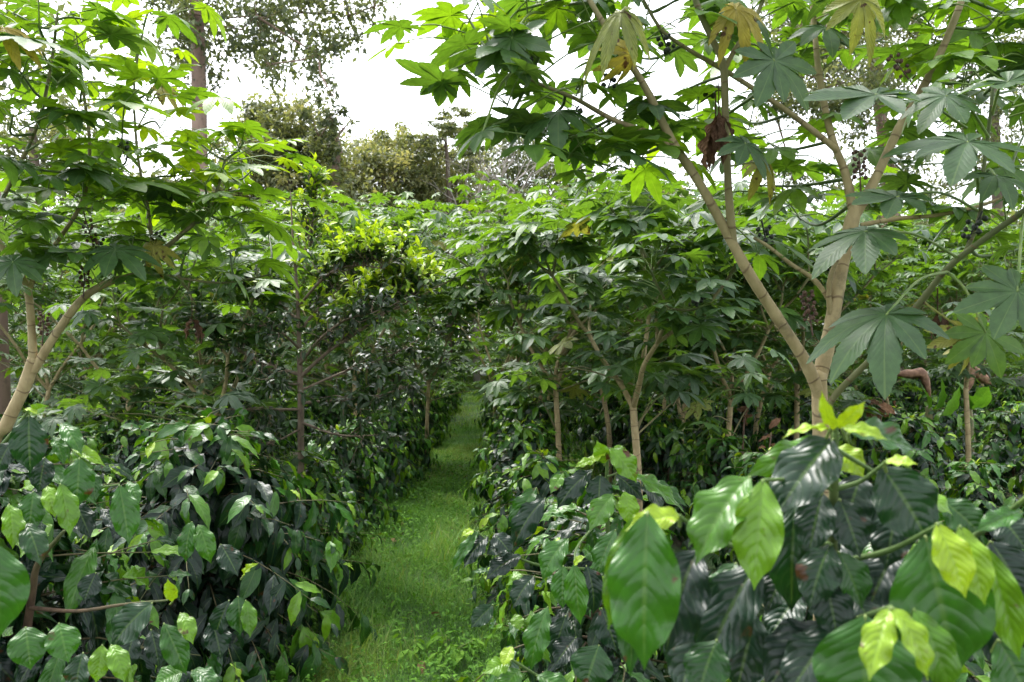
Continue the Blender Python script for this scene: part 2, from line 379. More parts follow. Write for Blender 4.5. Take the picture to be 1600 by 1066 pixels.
CH = [coffee_tpl(26, 12, b, f, w, 0.021, 0.39, i, twist=t) for i, (b, f, w, t) in enumerate([(0.5, 0.2, .05, .25), (0.8, 0.3, .055, -.35), (1.1, 0.15, .045, .35), (0.3, 0.35, .04, -.1), (0.7, 0.1, .045, .1)])]
CHC = [coffee_tpl(30, 14, b, f, w, 0.023, 0.43, i, chord=True, twist=t) for i, (b, f, w, t) in enumerate([(0.45, 0.2, .05, .2), (0.8, 0.3, .055, -.25), (0.6, 0.12, .05, .25), (0.3, 0.35, .04, -.1), (0.95, 0.2, .045, .1)])]
CN = [coffee_tpl(10, 4, b, f, w, 0.012, 0.385, i) for i, (b, f, w) in enumerate([(0.5, 0.2, .03), (0.9, 0.3, .03), (1.2, 0.2, .03), (0.3, 0.3, .04)])]
CM = [coffee_tpl(5, 2, b, f, w, 0.0, 0.39, i) for i, (b, f, w) in enumerate([(0.5, 0.25, .03), (1.0, 0.3, .03), (1.2, 0.2, .03)])]
RH = [castor_tpl(2, d, f, i) for i, (d, f) in enumerate([(0.14, 0.22), (0.26, 0.15), (0.06, 0.3), (0.36, 0.25), (0.5, .2), (0.0, .35), (.2, .1)])]
RM = [castor_tpl(1, d, f, i + 10) for i, (d, f) in enumerate([(0.18, 0.22), (0.32, 0.15), (0.08, 0.3), (0.45, 0.2)])]
RF = [castor_tpl(0, d, f, i + 20) for i, (d, f) in enumerate([(0.15, 0.25), (0.35, 0.2), (0.08, 0.3)])]
RY = [castor_tpl(2, d, f, i + 40, 1.1) for i, (d, f) in enumerate([(0.9, 0.4), (1.15, .3), (.75, .5)])]
BL = [blade_tpl(0.5, 0.4), blade_tpl(0.4, 0.8)]

# ------------------------------------------------------------------ things
def empty(name, loc=(0, 0, 0), rz=0.0, sc=1.0):
    o = bpy.data.objects.new(name, None); COL.objects.link(o)
    o.location = tuple(float(a) for a in loc); o.rotation_euler = (0, 0, rz); o.scale = (sc, sc, sc); o.empty_display_size = 0.1
    return o

def tag(o, label=None, cat=None, group=None, kind=None):
    for k, v in (('label', label), ('category', cat), ('group', group), ('kind', kind)):
        if v: o[k] = v
    return o

def copy_tree(o, parent=None):
    c = o.copy(); COL.objects.link(c)
    if parent is not None: c.parent = parent
    for ch in [x for x in bpy.data.objects if x.parent == o]:
        copy_tree(ch, c)
    return c

def local(root, p):
    return np.asarray(p, float) - np.array(root.location)

# ---------------- coffee shrubs
def coffee_parts(rng, h, r, n_br, leaf, tpls, spacing=0.05, low=0.12, tone_bias=0.0, stems=1, width=1.0, new_p=0.8, dome=2.0):
    """stem with drooping side branches and hanging leaves in opposite pairs; returns (wood, foliage) mesh builders"""
    wood, fol = MB(), MB()
    tips = []
    top = np.array([0, 0, h * 0.93])
    wood.tube([[0, 0, -0.02], [0.01, 0.01, h * .35], [-.01, .0, h * .7], top], [0.022, 0.018, 0.013, 0.005], 6, [0, 0, .1, 0.6])
    pos, al, nn, sz, tn = [], [], [], [], []
    az = rng.uniform(0, 6.28)
    for k in range(n_br):
        q = k / (n_br - 1)
        z0 = h * (low + (0.92 - low) * q)
        az += 2.4 + rng.uniform(-.3, .3)
        R = r * (0.62 + 0.38 * math.sin(PI * min(1, (q * 0.9 + 0.12)))) * (1 - 0.8 * q ** dome) * rng.uniform(0.82, 1.14)
        d = np.array([math.cos(az), math.sin(az), 0])
        rise = (0.12 + 0.6 * q) * R * rng.uniform(.7, 1.5); droop = (0.55 - 0.15 * q) * R * rng.uniform(.6, 1.5)
        n = max(3, int(R / spacing))
        t = np.linspace(0, 1, n + 1)
        pts = np.array([0, 0, z0]) + np.outer(t * R, d) + np.outer(rise * t - droop * t * t, [0, 0, 1])
        side = np.array([-d[1], d[0], 0])
        pts += np.outer(rng.uniform(-.16, .16) * t * t * 2, side)
        wood.tube(pts[::2] if n > 5 else pts, np.linspace(0.005, 0.0015, len(pts[::2] if n > 5 else pts)), 4, np.linspace(0.0, .5, len(pts[::2] if n > 5 else pts)), sub=1)
        first = 1 if q > .6 else 2
        for i in range(first, n + 1):
            tt = i / n
            T = nrm(pts[min(i, n)] - pts[max(i - 1, 0)])
            for s in (-1, 1):
                if rng.random() < 0.06: continue
                last = i == n
                a = T * rng.uniform(.15, .8) + s * side * rng.uniform(.25, .95) + np.array([0, 0, -rng.uniform(.05, .85)])
                if last: a = T * 1.0 + s * side * .5 + np.array([0, 0, rng.uniform(-.5, .5)])
                nv = np.array([0, 0, 1.0]) + d * rng.uniform(.3, 1.2) + s * side * rng.uniform(-.1, .35) + rng.normal(0, .18, 3)
                pos.append(pts[i] + rng.normal(0, .014, 3) * (not last)); al.append(a); nn.append(nv)
                base = leaf * rng.uniform(.62, 1.2)
                outer = max(0, tt - 0.72) / 0.28
                if last:
                    base *= rng.uniform(.35, .7)
                    tone = rng.uniform(.5, .95) if rng.random() < new_p * .7 else rng.uniform(.2, .5)
                elif i == n - 1:
                    tone = rng.uniform(.25, .7) + .1
                else:
                    tone = rng.choice([rng.uniform(0, .15), rng.uniform(.15, .45)], p=[.62, .38]) + .16 * outer
                sz.append(base); tn.append(np.clip(tone + tone_bias, 0, 1))
    for k in range(7):      # the leaves round the leading shoot
        a = k * 2.4 + az; lvl = k / 7
        d = np.array([math.cos(a), math.sin(a), 0])
        pos.append(top * (1 - .07 * lvl)); al.append(d * (0.35 + .7 * lvl) + np.array([0, 0, 0.9 - 1.1 * lvl])); nn.append(np.array([0, 0, 1.0]) - d * .4 + rng.normal(0, .1, 3))
        sz.append(leaf * (.4 + .5 * lvl)); tn.append(1 - .6 * lvl)
    pos, al, nn, sz, tn = map(np.array, (pos, al, nn, sz, tn))
    pick = rng.integers(0, len(tpls), len(pos))
    for i, t in enumerate(tpls):
        m = pick == i
        fol.leaves(t, pos[m], al[m], nn[m], sz[m], width * rng.uniform(.82, 1.12, m.sum()), tn[m], .35)
    return wood, fol

def hero_leaves(fol, wood, root, specs, rng, tpls, jit=0.0):
    """leaves given by stalk point and tip point as read off the photograph, at their own distance"""
    for sp in specs:
        bx, by, tx, ty, w, d, tone = sp[:7]
        dt = sp[7] if len(sp) > 7 else -0.03
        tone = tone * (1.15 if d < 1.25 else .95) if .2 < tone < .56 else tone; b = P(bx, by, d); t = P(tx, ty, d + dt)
        a = t - b; L = np.linalg.norm(a)
        tocam = nrm(np.array([0, 0, EYE]) - (b + t) / 2)
        nv = tocam * 0.75 + np.array([0, 0, 0.75]) + rng.normal(0, .16, 3)
        if ty < by: nv = tocam * 0.9 + np.array([0, 0, .1]) + rng.normal(0, .2, 3)
        fol.leaves(tpls[rng.integers(len(tpls))], [local(root, b)], [a], [nv], [L], [w * d / F / L * (.9 if d > 1.5 else 1)], [tone], .12)
        # short stalk back toward the shrub
        ctr = np.array([root.location[0], root.location[1], b[2]]); back = b + nrm(ctr - b) * .012 + nrm(a) * .006 + np.array([0, .004, -.014])
        wood.tube([local(root, back), local(root, b), local(root, b + a * .05)], [0.0022, 0.0018, 0.001], 5, 1.0, sub=2)

# ------------------------------------------------------------------ castor trees
def rosette(rng, crown, pet, p, d, n, leaf, tpls, tone, tone_sd=0.14, plen=(0.12, 0.3), el=(-.25, .8), pr=0.0028, updir=0.15):
    """long-stalked leaves fanned round a shoot tip"""
    az = rng.uniform(0, 6.28)
    pos, al, nn, sz, tn, pk = [], [], [], [], [], []
    for k in range(n):
        az += 2.4 + rng.uniform(-.3, .3)
        e = rng.uniform(*el)
        o = nrm(np.array([math.cos(az), math.sin(az), math.tan(e)]) + 0.3 * np.asarray(d))
        L = rng.uniform(*plen)
        b = np.asarray(p) - np.asarray(d) * rng.uniform(0, .16)
        q = b + o * L; mid = b + o * L * .55 + np.array([0, 0, .02])
        pet.tube([b, mid, q], [pr, pr * .8, pr * .65], 4, 0.0, sub=2)
        h = nrm(np.array([o[0], o[1], 0]) + 1e-6)
        s = leaf * rng.uniform(.65, 1.12)
        tilt = rng.uniform(-.28, .42)
        a = h * math.cos(tilt) + np.array([0, 0, -math.sin(tilt)])
        nv = np.array([0, 0, 1.0]) + h * math.tan(tilt) * .9 + rng.normal(0, .15, 3)
        pos.append(q); al.append(a + rng.normal(0, .12, 3)); nn.append(nv); sz.append(s)
        tn.append(np.clip(tone + rng.normal(0, tone_sd), 0, 1)); pk.append(rng.integers(len(tpls)))
    pos, al, nn, sz, tn, pk = map(np.array, (pos, al, nn, sz, tn, pk))
    for i, t in enumerate(tpls):
        m = pk == i
        if m.any(): crown.leaves(t, pos[m], al[m], nn[m], sz[m], CURL.uniform(.85, 1.1, m.sum()), tn[m], .2)

def fruit_cluster(rng, p, d, n=12, L=0.16, r=0.010, big=7):
    mb = MB()
    p = np.asarray(p, float); d = nrm(d)
    mb.tube([p, p + d * L * .5, p + d * L], [.003, .0025, .0015], 4, 0, sub=1)
    for k in range(n):
        a = k * 2.4; o = nrm(np.array([math.cos(a), math.sin(a), .3]) + .001)
        c = p + d * L * (.3 + .7 * k / n) + o * (.012 + r)
        mb.ball(c, r * rng.uniform(.8, 1.15), 0, 1.0, .14, rng, big, 5)
        mb.tube([p + d * L * (.3 + .7 * k / n), c], [.0012, .001], 3, 0, sub=1)
    return mb

def castor_proto(seed, trunk_h, height, spread, leaf, tone, tpls=RM, n1=3, dens=7, levels=3, yellow=2, fruit=2, rad=0.032, low=13):
    rng = np.random.default_rng(seed); rad *= .82
    root = empty('castor_tree')
    trunk, crown, pet = MB(), MB(), MB()
    crooked = rng.normal(0, .05, (2, 2))
    fork = np.array([crooked[0][0], crooked[0][1], trunk_h])
    trunk.tube([[0, 0, -.03], [crooked[1][0] * .5, crooked[1][1] * .5, trunk_h * .5], fork], [rad * 1.15, rad, rad * .92], 10, 0.0, sub=6)
    branches, tips = [], []
    def grow(mb, p, d, L, r, lv, v0):
        n = 3
        pts = [p]
        for i in range(n):
            d = nrm(d + rng.normal(0, .10, 3) + np.array([0, 0, .10 if lv else .03]))
            pts.append(pts[-1] + d * L / n)
        tn = min(1, lv * .38)
        mb.tube(pts, np.linspace(r, r * .72, n + 1), 7 if lv < 2 else 5, np.linspace(tn, min(1, tn + .35), n + 1), sub=3, v0=v0)
        tips.append((pts[2], d, .5)); tips.append((pts[1], nrm(d + rng.normal(0, .6, 3)), .45))
        if lv < levels - 1:
            k = 3 if rng.random() < .35 else 2
            a0 = rng.uniform(0, 6.28)
            ax = nrm(np.cross(d, [.3, .2, 1])); bx = np.cross(d, ax)
            for j in range(k):
                a = a0 + j * 2 * PI / k; sp = rng.uniform(.42, .85)
                nd = nrm(d * math.cos(sp) + (ax * math.cos(a) + bx * math.sin(a)) * math.sin(sp) + np.array([0, 0, .08]))
                grow(mb, pts[-1], nd, L * rng.uniform(.62, .88), r * .68, lv + 1, v0 + L)
        else:
            tips.append((pts[-1], d, 1.0))
    a0 = rng.uniform(0, 6.28)
    for j in range(n1):
        mb = MB()
        a = a0 + j * 2 * PI / n1 + rng.uniform(-.4, .4); sp = rng.uniform(.45, .85)
        d = np.array([math.cos(a) * math.sin(sp), math.sin(a) * math.sin(sp), math.cos(sp)])
        grow(mb, fork - d * .01, d, (height - trunk_h) * .42, rad * .78, 0, trunk_h)
        branches.append(mb)
    for j in range(low):         # low side shoots
        a = rng.uniform(0, 6.28); p0 = np.array([fork[0], fork[1], trunk_h * rng.uniform(.62, 1.3)]); o = np.array([math.cos(a), math.sin(a), 0])
        L_ = rng.uniform(.35, 1.1) * spread; q = p0 + o * L_ + np.array([0, 0, rng.uniform(-.05, .6)])
        branches[j % len(branches)].tube([p0, (p0 + q) / 2 + np.array([0, 0, .08]), q], [rad * .3, rad * .2, rad * .12], 5, [.5, .8, 1.0], sub=3)
        tips.append((q, nrm(q - p0), 1.0))
    T = np.array([t[0] for t in tips])
    zmax = T[:, 2].max(); rmax = np.percentile(np.hypot(T[:, 0], T[:, 1]), 85)
    for p, d, k in tips:
        rosette(rng, crown, pet, p, d, max(3, int(dens * k)), leaf, tpls, tone + .12 * (p[2] / zmax - .6))
    trunk.build('trunk', 'castor_bark', root)
    for mb in branches: mb.build('branch', 'castor_bark', root)
    c = crown.build('crown', 'castor', root)
    pet.build('petiole_sprays', 'petiole', c)
    idx = rng.permutation(len(tips))
    for i in range(fruit):
        p, d, _ = tips[idx[i]]
        fruit_cluster(rng, p, d + np.array([0, 0, .4]), 12, .15, .011, 6).build('fruit_cluster', 'fruit', root)
    for i in range(yellow):
        p, d, _ = tips[idx[-1 - i]]
        mb = MB(); h = nrm(np.array([rng.normal(), rng.normal(), 0]))
        q = p + h * .2 - np.array([0, 0, .12])
        mb.tube([p, (p + q) / 2, q], [.003, .002, .002], 4, .3, sub=2)
        mb.leaves(tpls[0], [q], [h + np.array([0, 0, -.7])], [np.array([0, 0, 1]) + h * .8], [leaf * 1.0], None, [rng.uniform(0, .45)])
        mb.build('yellow_leaf', 'yellow', root, label='yellowing castor leaf hanging from its stalk')
    return root, rmax

# ------------------------------------------------------------------ camera, light, ground
cam_d = bpy.data.cameras.new('camera'); cam = bpy.data.objects.new('camera', cam_d); COL.objects.link(cam)
cam.location = (0, 0, EYE); cam.rotation_euler = (PI / 2, 0, 0)
cam_d.sensor_width = 36; cam_d.lens = 36 * F / 1600; cam_d.clip_start = 0.05; cam_d.clip_end = 2000
cam_d.dof.use_dof = True; cam_d.dof.focus_distance = 3.6; cam_d.dof.aperture_fstop = 7.0
SC.camera = cam

SUN_EL, SUN_AZ = math.radians(62), math.radians(-35)     # high, ahead and to the left, behind cloud
w = bpy.data.worlds.new('World'); SC.world = w; w.use_nodes = True
nt = w.node_tree; nt.nodes.clear()
wo = nt.nodes.new('ShaderNodeOutputWorld'); bg = nt.nodes.new('ShaderNodeBackground'); sk = nt.nodes.new('ShaderNodeTexSky')
sk.sky_type = 'NISHITA'; sk.sun_disc = False; sk.sun_elevation = SUN_EL; sk.sun_rotation = SUN_AZ
sk.air_density = 1.0; sk.dust_density = 6.0; sk.ozone_density = 1.0; sk.altitude = 1200
hs = nt.nodes.new('ShaderNodeHueSaturation'); hs.inputs['Saturation'].default_value = 0.22
nt.links.new(sk.outputs[0], hs.inputs['Color']); nt.links.new(hs.outputs[0], bg.inputs[0])
bg.inputs[1].default_value = 0.15; nt.links.new(bg.outputs[0], wo.inputs[0])
sd = bpy.data.lights.new('sun', 'SUN'); sd.energy = 0.9; sd.angle = math.radians(22); sd.color = (1, .96, .9)
so = bpy.data.objects.new('sun', sd); COL.objects.link(so)
# sun direction: azimuth from +Y
so.rotation_euler = (PI / 2 - SUN_EL, 0, PI - SUN_AZ)
so.location = (0, 0, 30)
vs = SC.view_settings; vs.view_transform = 'Standard'; vs.look = 'None'; vs.exposure = 2.15; vs.gamma = 1
SC.cycles.max_bounces = 8; SC.cycles.transparent_max_bounces = 4; SC.cycles.diffuse_bounces = 4; SC.cycles.glossy_bounces = 3; SC.cycles.transmission_bounces = 5
SC.cycles.use_adaptive_sampling = True; SC.cycles.adaptive_threshold = 0.02
SC.cycles.use_denoising = True

def ground():
    xs = np.concatenate([np.linspace(-300, -30, 12), np.linspace(-28, 28, 113), np.linspace(30, 300, 12)])
    ys = np.concatenate([np.linspace(-60, -4, 8), np.linspace(-3, 45, 97), np.linspace(50, 500, 14)])
    X, Y = np.meshgrid(xs, ys)
    Z = 0.03 * np.sin(X * 1.7 + np.sin(Y * .9)) * np.sin(Y * 1.3 + X * .4)
    Z = Z - 0.03
    V = np.stack([X, Y, Z], 2).reshape(-1, 3); nx = len(xs)
    i = np.arange(len(ys) - 1)[:, None] * nx; j = np.arange(nx - 1)[None]
    mb = MB(); mb.add(V, np.stack([i + j, i + j + 1, i + nx + 1 + j, i + nx + j], 2).reshape(-1, 4))
    tag(mb.build('ground', 'ground'), kind='structure')
    mb = MB()
    ys = np.linspace(-1, 42, 130); rng = np.random.default_rng(5)
    Lx = rowx(-1.15 + .12 * np.sin(ys * 1.9) + rng.uniform(-.05, .05, 130), ys); Rx = rowx(.12 + .12 * np.sin(ys * 1.4 + 1) + rng.uniform(-.05, .05, 130), ys)
    V = np.concatenate([np.stack([Lx, ys, np.full(130, .012)], 1), np.stack([Rx, ys, np.full(130, .012)], 1)])
    k = np.arange(129)
    mb.add(V, np.stack([k, k + 130, k + 131, k + 1], 1)); tag(mb.build('path', 'path'), kind='structure')
ground()

def grass():
    rng = np.random.default_rng(11)
    mb = MB()
    V = np.array([[-.5, 0, 0], [.5, 0, 0], [.38, .28, .55], [-.38, .28, .55], [0, .75, .86], [0, .75, .86]]); V[:, 0] *= .07
    tplA = (V, np.array([[0, 1, 2, 3], [3, 2, 4, 4]]), np.array([[.2, 0], [.2, 0], [.2, .5], [.2, .5], [.2, 1], [.2, 1]]))
    def scatter(n, y0, y1, r0, r1, hmin, hmax, wid, tone0, powr=1.0):
        y = y0 + (y1 - y0) * rng.random(n) ** powr
        rel = rng.uniform(r0, r1, n); x = rowx(rel, y)
        keep = np.abs(x) < .64 * y + .4
        x, y = x[keep], y[keep]; n = len(x)
        clump = .5 + .5 * np.sin(x * 5.1 + 2 * np.sin(y * 2.3)) * np.sin(y * 3.7 + x * 2.0)
        a = rng.uniform(0, 6.28, n)
        al = np.stack([np.cos(a), np.sin(a), rng.uniform(-.25, .5, n)], 1)
        # template stands along y and z together: use lean direction as 'along', up as normal
        sz = (hmin + (hmax - hmin) * rng.random(n) ** 1.6) * (.45 + 1.1 * clump * (.6 + .4 * np.sin(x * 2.1 - y * 1.7)))
        mb.leaves(tplA, np.stack([x, y, np.full(n, .005)], 1), al, np.tile([0, 0, 1.0], (n, 1)) + rng.normal(0, .12, (n, 3)), sz, wid * rng.uniform(.6, 1.2, n), np.clip(tone0 + .45 * (clump - .5) + .22 * np.sin(x * 3.3 + 1.7 * np.sin(y * 1.1)) * np.sin(y * 1.9) + rng.normal(0, .16, n), 0, .92) + (rng.random(n) < .05) * .1)
    scatter(85000, 2.8, 8.5, -1.25, .25, .035, .17, .55, .58, 1.25)
    scatter(45000, 7.5, 16, -1.15, .2, .04, .12, .9, .70)
    scatter(16000, 15, 40, -1.1, .15, .05, .13, 1.8, .78)
    scatter(7000, 2.8, 8, -1.2, .2, .12, .32, .22, .72)
    scatter(14000, 3.5, 8, -2.6, -1.1, .05, .22, .6, .40)
    for r0, r1 in ((1.0, 1.45), (2.5, 2.95), (4.1, 4.55), (-2.75, -2.2), (-4.5, -3.9)):
        scatter(9000, 4, 22, r0, r1, .06, .17, 1.3, .55)
    tag(mb.build('grass', 'grass'), kind='stuff', cat=None, label='green grass covering the path between the coffee rows')
    # flowering tall stalks at the left verge, and low clover-like weeds
    wd = MB(); n = 5200
    y = 2.9 + 13 * rng.random(n) ** 1.5; x = rowx(rng.uniform(-1.25, .25, n), y)
    pt = np.stack([x, y, rng.uniform(.02, .10, n)], 1)
    t = coffee_tpl(2, 2, .4, .2, 0, 0, .7)
    for k in range(3):
        a = rng.uniform(0, 6.28, n)
        wd.leaves(t, pt, np.stack([np.cos(a), np.sin(a), rng.uniform(-.2, .4, n)], 1), np.tile([0, 0, 1.], (n, 1)) + rng.normal(0, .25, (n, 3)), rng.uniform(.008, .022, n), 1, np.clip(rng.normal(.5, .22, n), 0, 1))
    # patches of larger creeping weed along the verge
    n = 2300
    y = 3.0 + 8 * rng.random(n) ** 1.3; x = rowx(np.where(rng.random(n) < .6, rng.normal(-1.05, .3, n), rng.normal(.05, .25, n)), y)
    pt = np.stack([x, y, rng.uniform(.03, .2, n)], 1)
    for k in range(4):
        a = rng.uniform(0, 6.28, n)
        wd.leaves(t, pt + rng.normal(0, .012, (n, 3)), np.stack([np.cos(a), np.sin(a), rng.uniform(-.4, .2, n)], 1), np.tile([0, 0, 1.], (n, 1)) + rng.normal(0, .3, (n, 3)), rng.uniform(.012, .034, n), .9, np.clip(rng.normal(.45, .2, n), 0, 1))
    n = 1500
    y = 3.0 + 9 * rng.random(n) ** 1.3; x = rowx(np.where(rng.random(n) < .55, rng.normal(-.85, .3, n), rng.normal(-.15, .26, n)), y)
    for k in range(5):
        a = rng.uniform(0, 6.28, n)
        wd.leaves(CM[k % 3], np.stack([x, y, rng.uniform(.02, .14, n)], 1) + rng.normal(0, .015, (n, 3)), np.stack([np.cos(a), np.sin(a), rng.uniform(-.2, .7, n)], 1), np.tile([0, 0, 1.], (n, 1)) + rng.normal(0, .3, (n, 3)), rng.uniform(.022, .062, n), .8, np.clip(rng.normal(.5, .2, n), 0, 1), .4)
    tag(wd.build('weeds', 'weed'), kind='stuff', label='low clover and creeping weeds through the path grass')
grass()
def fallen():
    rng = np.random.default_rng(17); mb = MB(); n = 130
    y = 3.2 + 9 * rng.random(n); x = rowx(rng.uniform(-1.3, .3, n), y)
    for k in range(5):
        m = slice(k, None, 5); q = np.stack([x, y, rng.uniform(.03, .07, n)], 1)[m]; c = len(q)
        mb.leaves(CN[k % 4], q, rng.normal(0, 1, (c, 3)) * [1, 1, .25], rng.normal(0, .3, (c, 3)) + [0, 0, 1], rng.uniform(.05, .12, c), 1, rng.uniform(.3, 1, c), .6)
    tag(mb.build('fallen_leaves', 'withered'), kind='stuff', label='dry brown leaves fallen on the path grass')
fallen()

KIDS = {}
def snapshot(root):
    """remember a prototype's tree so that copying does not search the whole scene"""
    for o in [root] + list(root.children_recursive): KIDS[o.name] = list(o.children)
def dup(root, loc, rz, sc=1.0, zsc=None):
    def rec(o, par):
        c = o.copy(); COL.objects.link(c)
        if par is not None: c.parent = par
        for ch in KIDS[o.name]: rec(ch, c)
        return c
    c = rec(root, None)
    c.location = loc; c.rotation_euler = (0, 0, rz); c.scale = (sc, sc, zsc or sc)
    return c
ORD = ['first', 'second', 'third', 'fourth', 'fifth', 'sixth', 'seventh', 'eighth', 'ninth', 'tenth', 'eleventh', 'twelfth', 'thirteenth', 'fourteenth',
       'fifteenth', 'sixteenth', 'seventeenth', 'eighteenth', 'nineteenth', 'twentieth', 'twenty-first', 'twenty-second', 'twenty-third', 'twenty-fourth', 'twenty-fifth', 'twenty-sixth']
G_COFFEE = 'coffee shrubs planted in rows'
G_CASTOR = 'castor trees shading the coffee'

# ------------------------------------------------------------------ the four hand-read coffee shrubs
def near_right():
    rng = np.random.default_rng(21)
    root = empty('coffee_shrub', (*P(1310, 0, 1.32)[:2], 0))
    wood, fol = coffee_parts(rng, 1.30, .60, 66, .165, CH, .06, low=.12, tone_bias=-.1, width=1.0)
    S = [  # stalk px,py  tip px,py  width  distance  tone
        (1012, 800, 1006, 1048, 112, .93, .42), (992, 806, 950, 985, 52, .97, .62), (1062, 806, 978, 826, 42, .95, .93, -.02), (1000, 830, 985, 1060, 60, 1.0, .3),
        (1092, 858, 1036, 1022, 98, 1.02, .0), (1190, 872, 1092, 1070, 88, 1.08, .06), (1172, 745, 1086, 882, 84, .98, .56), (1192, 750, 1178, 922, 78, .95, .70),
        (1150, 758, 1075, 852, 40, 1.02, .58), (1302, 686, 1210, 806, 96, 1.0, .12), (1242, 788, 1236, 958, 72, 1.06, .22), (1256, 796, 1290, 925, 74, 1.10, .08),
        (1296, 692, 1165, 742, 46, 1.1, .5), (1304, 672, 1283, 618, 24, 1.0, .95), (1306, 668, 1352, 628, 26, 1.0, .97), (1297, 672, 1222, 684, 32, .99, .92, -.02),
        (1316, 670, 1388, 684, 26, .98, .9, -.02), (1325, 676, 1432, 700, 54, 1.08, .32, .03), (1376, 728, 1456, 850, 100, 1.0, .16), (1382, 722, 1434, 722, 24, .98, .93, -.02),
        (1346, 742, 1318, 826, 70, 1.16, .02), (1360, 760, 1400, 840, 60, 1.18, .05), (1446, 838, 1496, 1064, 148, .93, .40), (1464, 818, 1512, 934, 56, .86, .92), (1500, 822, 1540, 946, 52, .9, .8),
        (1542, 856, 1594, 1034, 58, .95, .68), (1402, 858, 1352, 966, 76, 1.1, .0), (1346, 874, 1296, 966, 76, 1.12, .03), (1391, 950, 1358, 1064, 46, .80, .86), (1394, 950, 1456, 1064, 50, .80, .84),
        (1352, 962, 1352, 1140, 155, .86, .36), (1312, 978, 1226, 1096, 84, 1.0, .05), (1292, 974, 1192, 1080, 84, 1.04, .0), (1428, 952, 1494, 1092, 62, .9, .52),
        (1562, 808, 1606, 858, 60, 1.1, .1), (1548, 846, 1602, 936, 76, 1.05, .0), (1546, 946, 1592, 1070, 66, 1.0, .02), (1596, 800, 1524, 830, 34, .98, .4), (1604, 776, 1640, 740, 30, .95, .95),
        (1300, 700, 1352, 742, 42, 1.14, .9), (1290, 720, 1230, 790, 50, 1.15, .62), (1420, 770, 1490, 800, 44, 1.1, .75), (1470, 780, 1540, 842, 54, 1.15, .3), (1110, 960, 1060, 1090, 90, 1.1, .1),
        (1180, 960, 1150, 1085, 80, 1.15, .05), (1250, 930, 1200, 1000, 60, 1.18, .1), (1330, 830, 1290, 890, 66, 1.2, .02), (1430, 900, 1480, 1000, 70, 1.12, .1), (1560, 1000, 1620, 1120, 90, .95, .35),
        (1285, 770, 1262, 868, 62, 1.03, .1), (1312, 780, 1345, 872, 64, 1.02, .08), (1298, 850, 1262, 950, 66, 1.0, .14), (1310, 862, 1352, 950, 60, 1.0, .3), (1290, 905, 1310, 1000, 64, .99, .05), (1240, 880, 1196, 960, 60, 1.08, .12),
        (1400, 800, 1384, 890, 62, 1.06, .06), (1150, 880, 1120, 960, 56, 1.12, .3), (1215, 830, 1180, 905, 54, 1.14, .05), (1335, 935, 1380, 1010, 58, 1.02, .1), (1560, 880, 1530, 960, 60, 1.08, .1), (1120, 1000, 1090, 1090, 70, 1.02, .25)]
    stk = MB(); hero_leaves(fol, stk, root, S, rng, CHC)
    def tw(pts, r, tone=1.0): wood.tube([local(root, P(*p)) for p in pts], r, 8, tone)
    tw([(1298, 1120, 1.12), (1300, 900, 1.08), (1303, 760, 1.03), (1306, 664, 1.0)], [.0085, .007, .006, .0035], [.3, .6, .8, 1])
    tw([(1303, 765, 1.03), (1345, 752, 1.02), (1382, 724, .99)], [.0035, .003, .002])
    tw([(1303, 765, 1.03), (1260, 750, 1.02), (1195, 750, .96)], [.0035, .003, .002])
    tw([(1302, 850, 1.06), (1180, 860, 1.05), (1100, 835, 1.0), (1062, 806, .95)], [.004, .0035, .003, .002])
    tw([(1302, 880, 1.07), (1390, 860, 1.0), (1470, 818, .88)], [.004, .0035, .002])
    tw([(1302, 980, 1.1), (1360, 960, .95), (1392, 948, .81)], [.004, .0035, .002])
    tw([(1490, 860, 1.1), (1560, 812, 1.02), (1606, 776, .95)], [.004, .0035, .003])
    tw([(1303, 700, 1.0), (1420, 770, 1.1)], [.003, .002])
    wood.build('stem', 'coffee_bark', root); stk.build('petiole_sprays', 'petiole', fol.build('foliage', 'coffee', root))
    tag(root, 'nearest coffee shrub, big quilted leaves and lime shoot, in front of the thick castor trunk', 'coffee shrub', G_COFFEE)

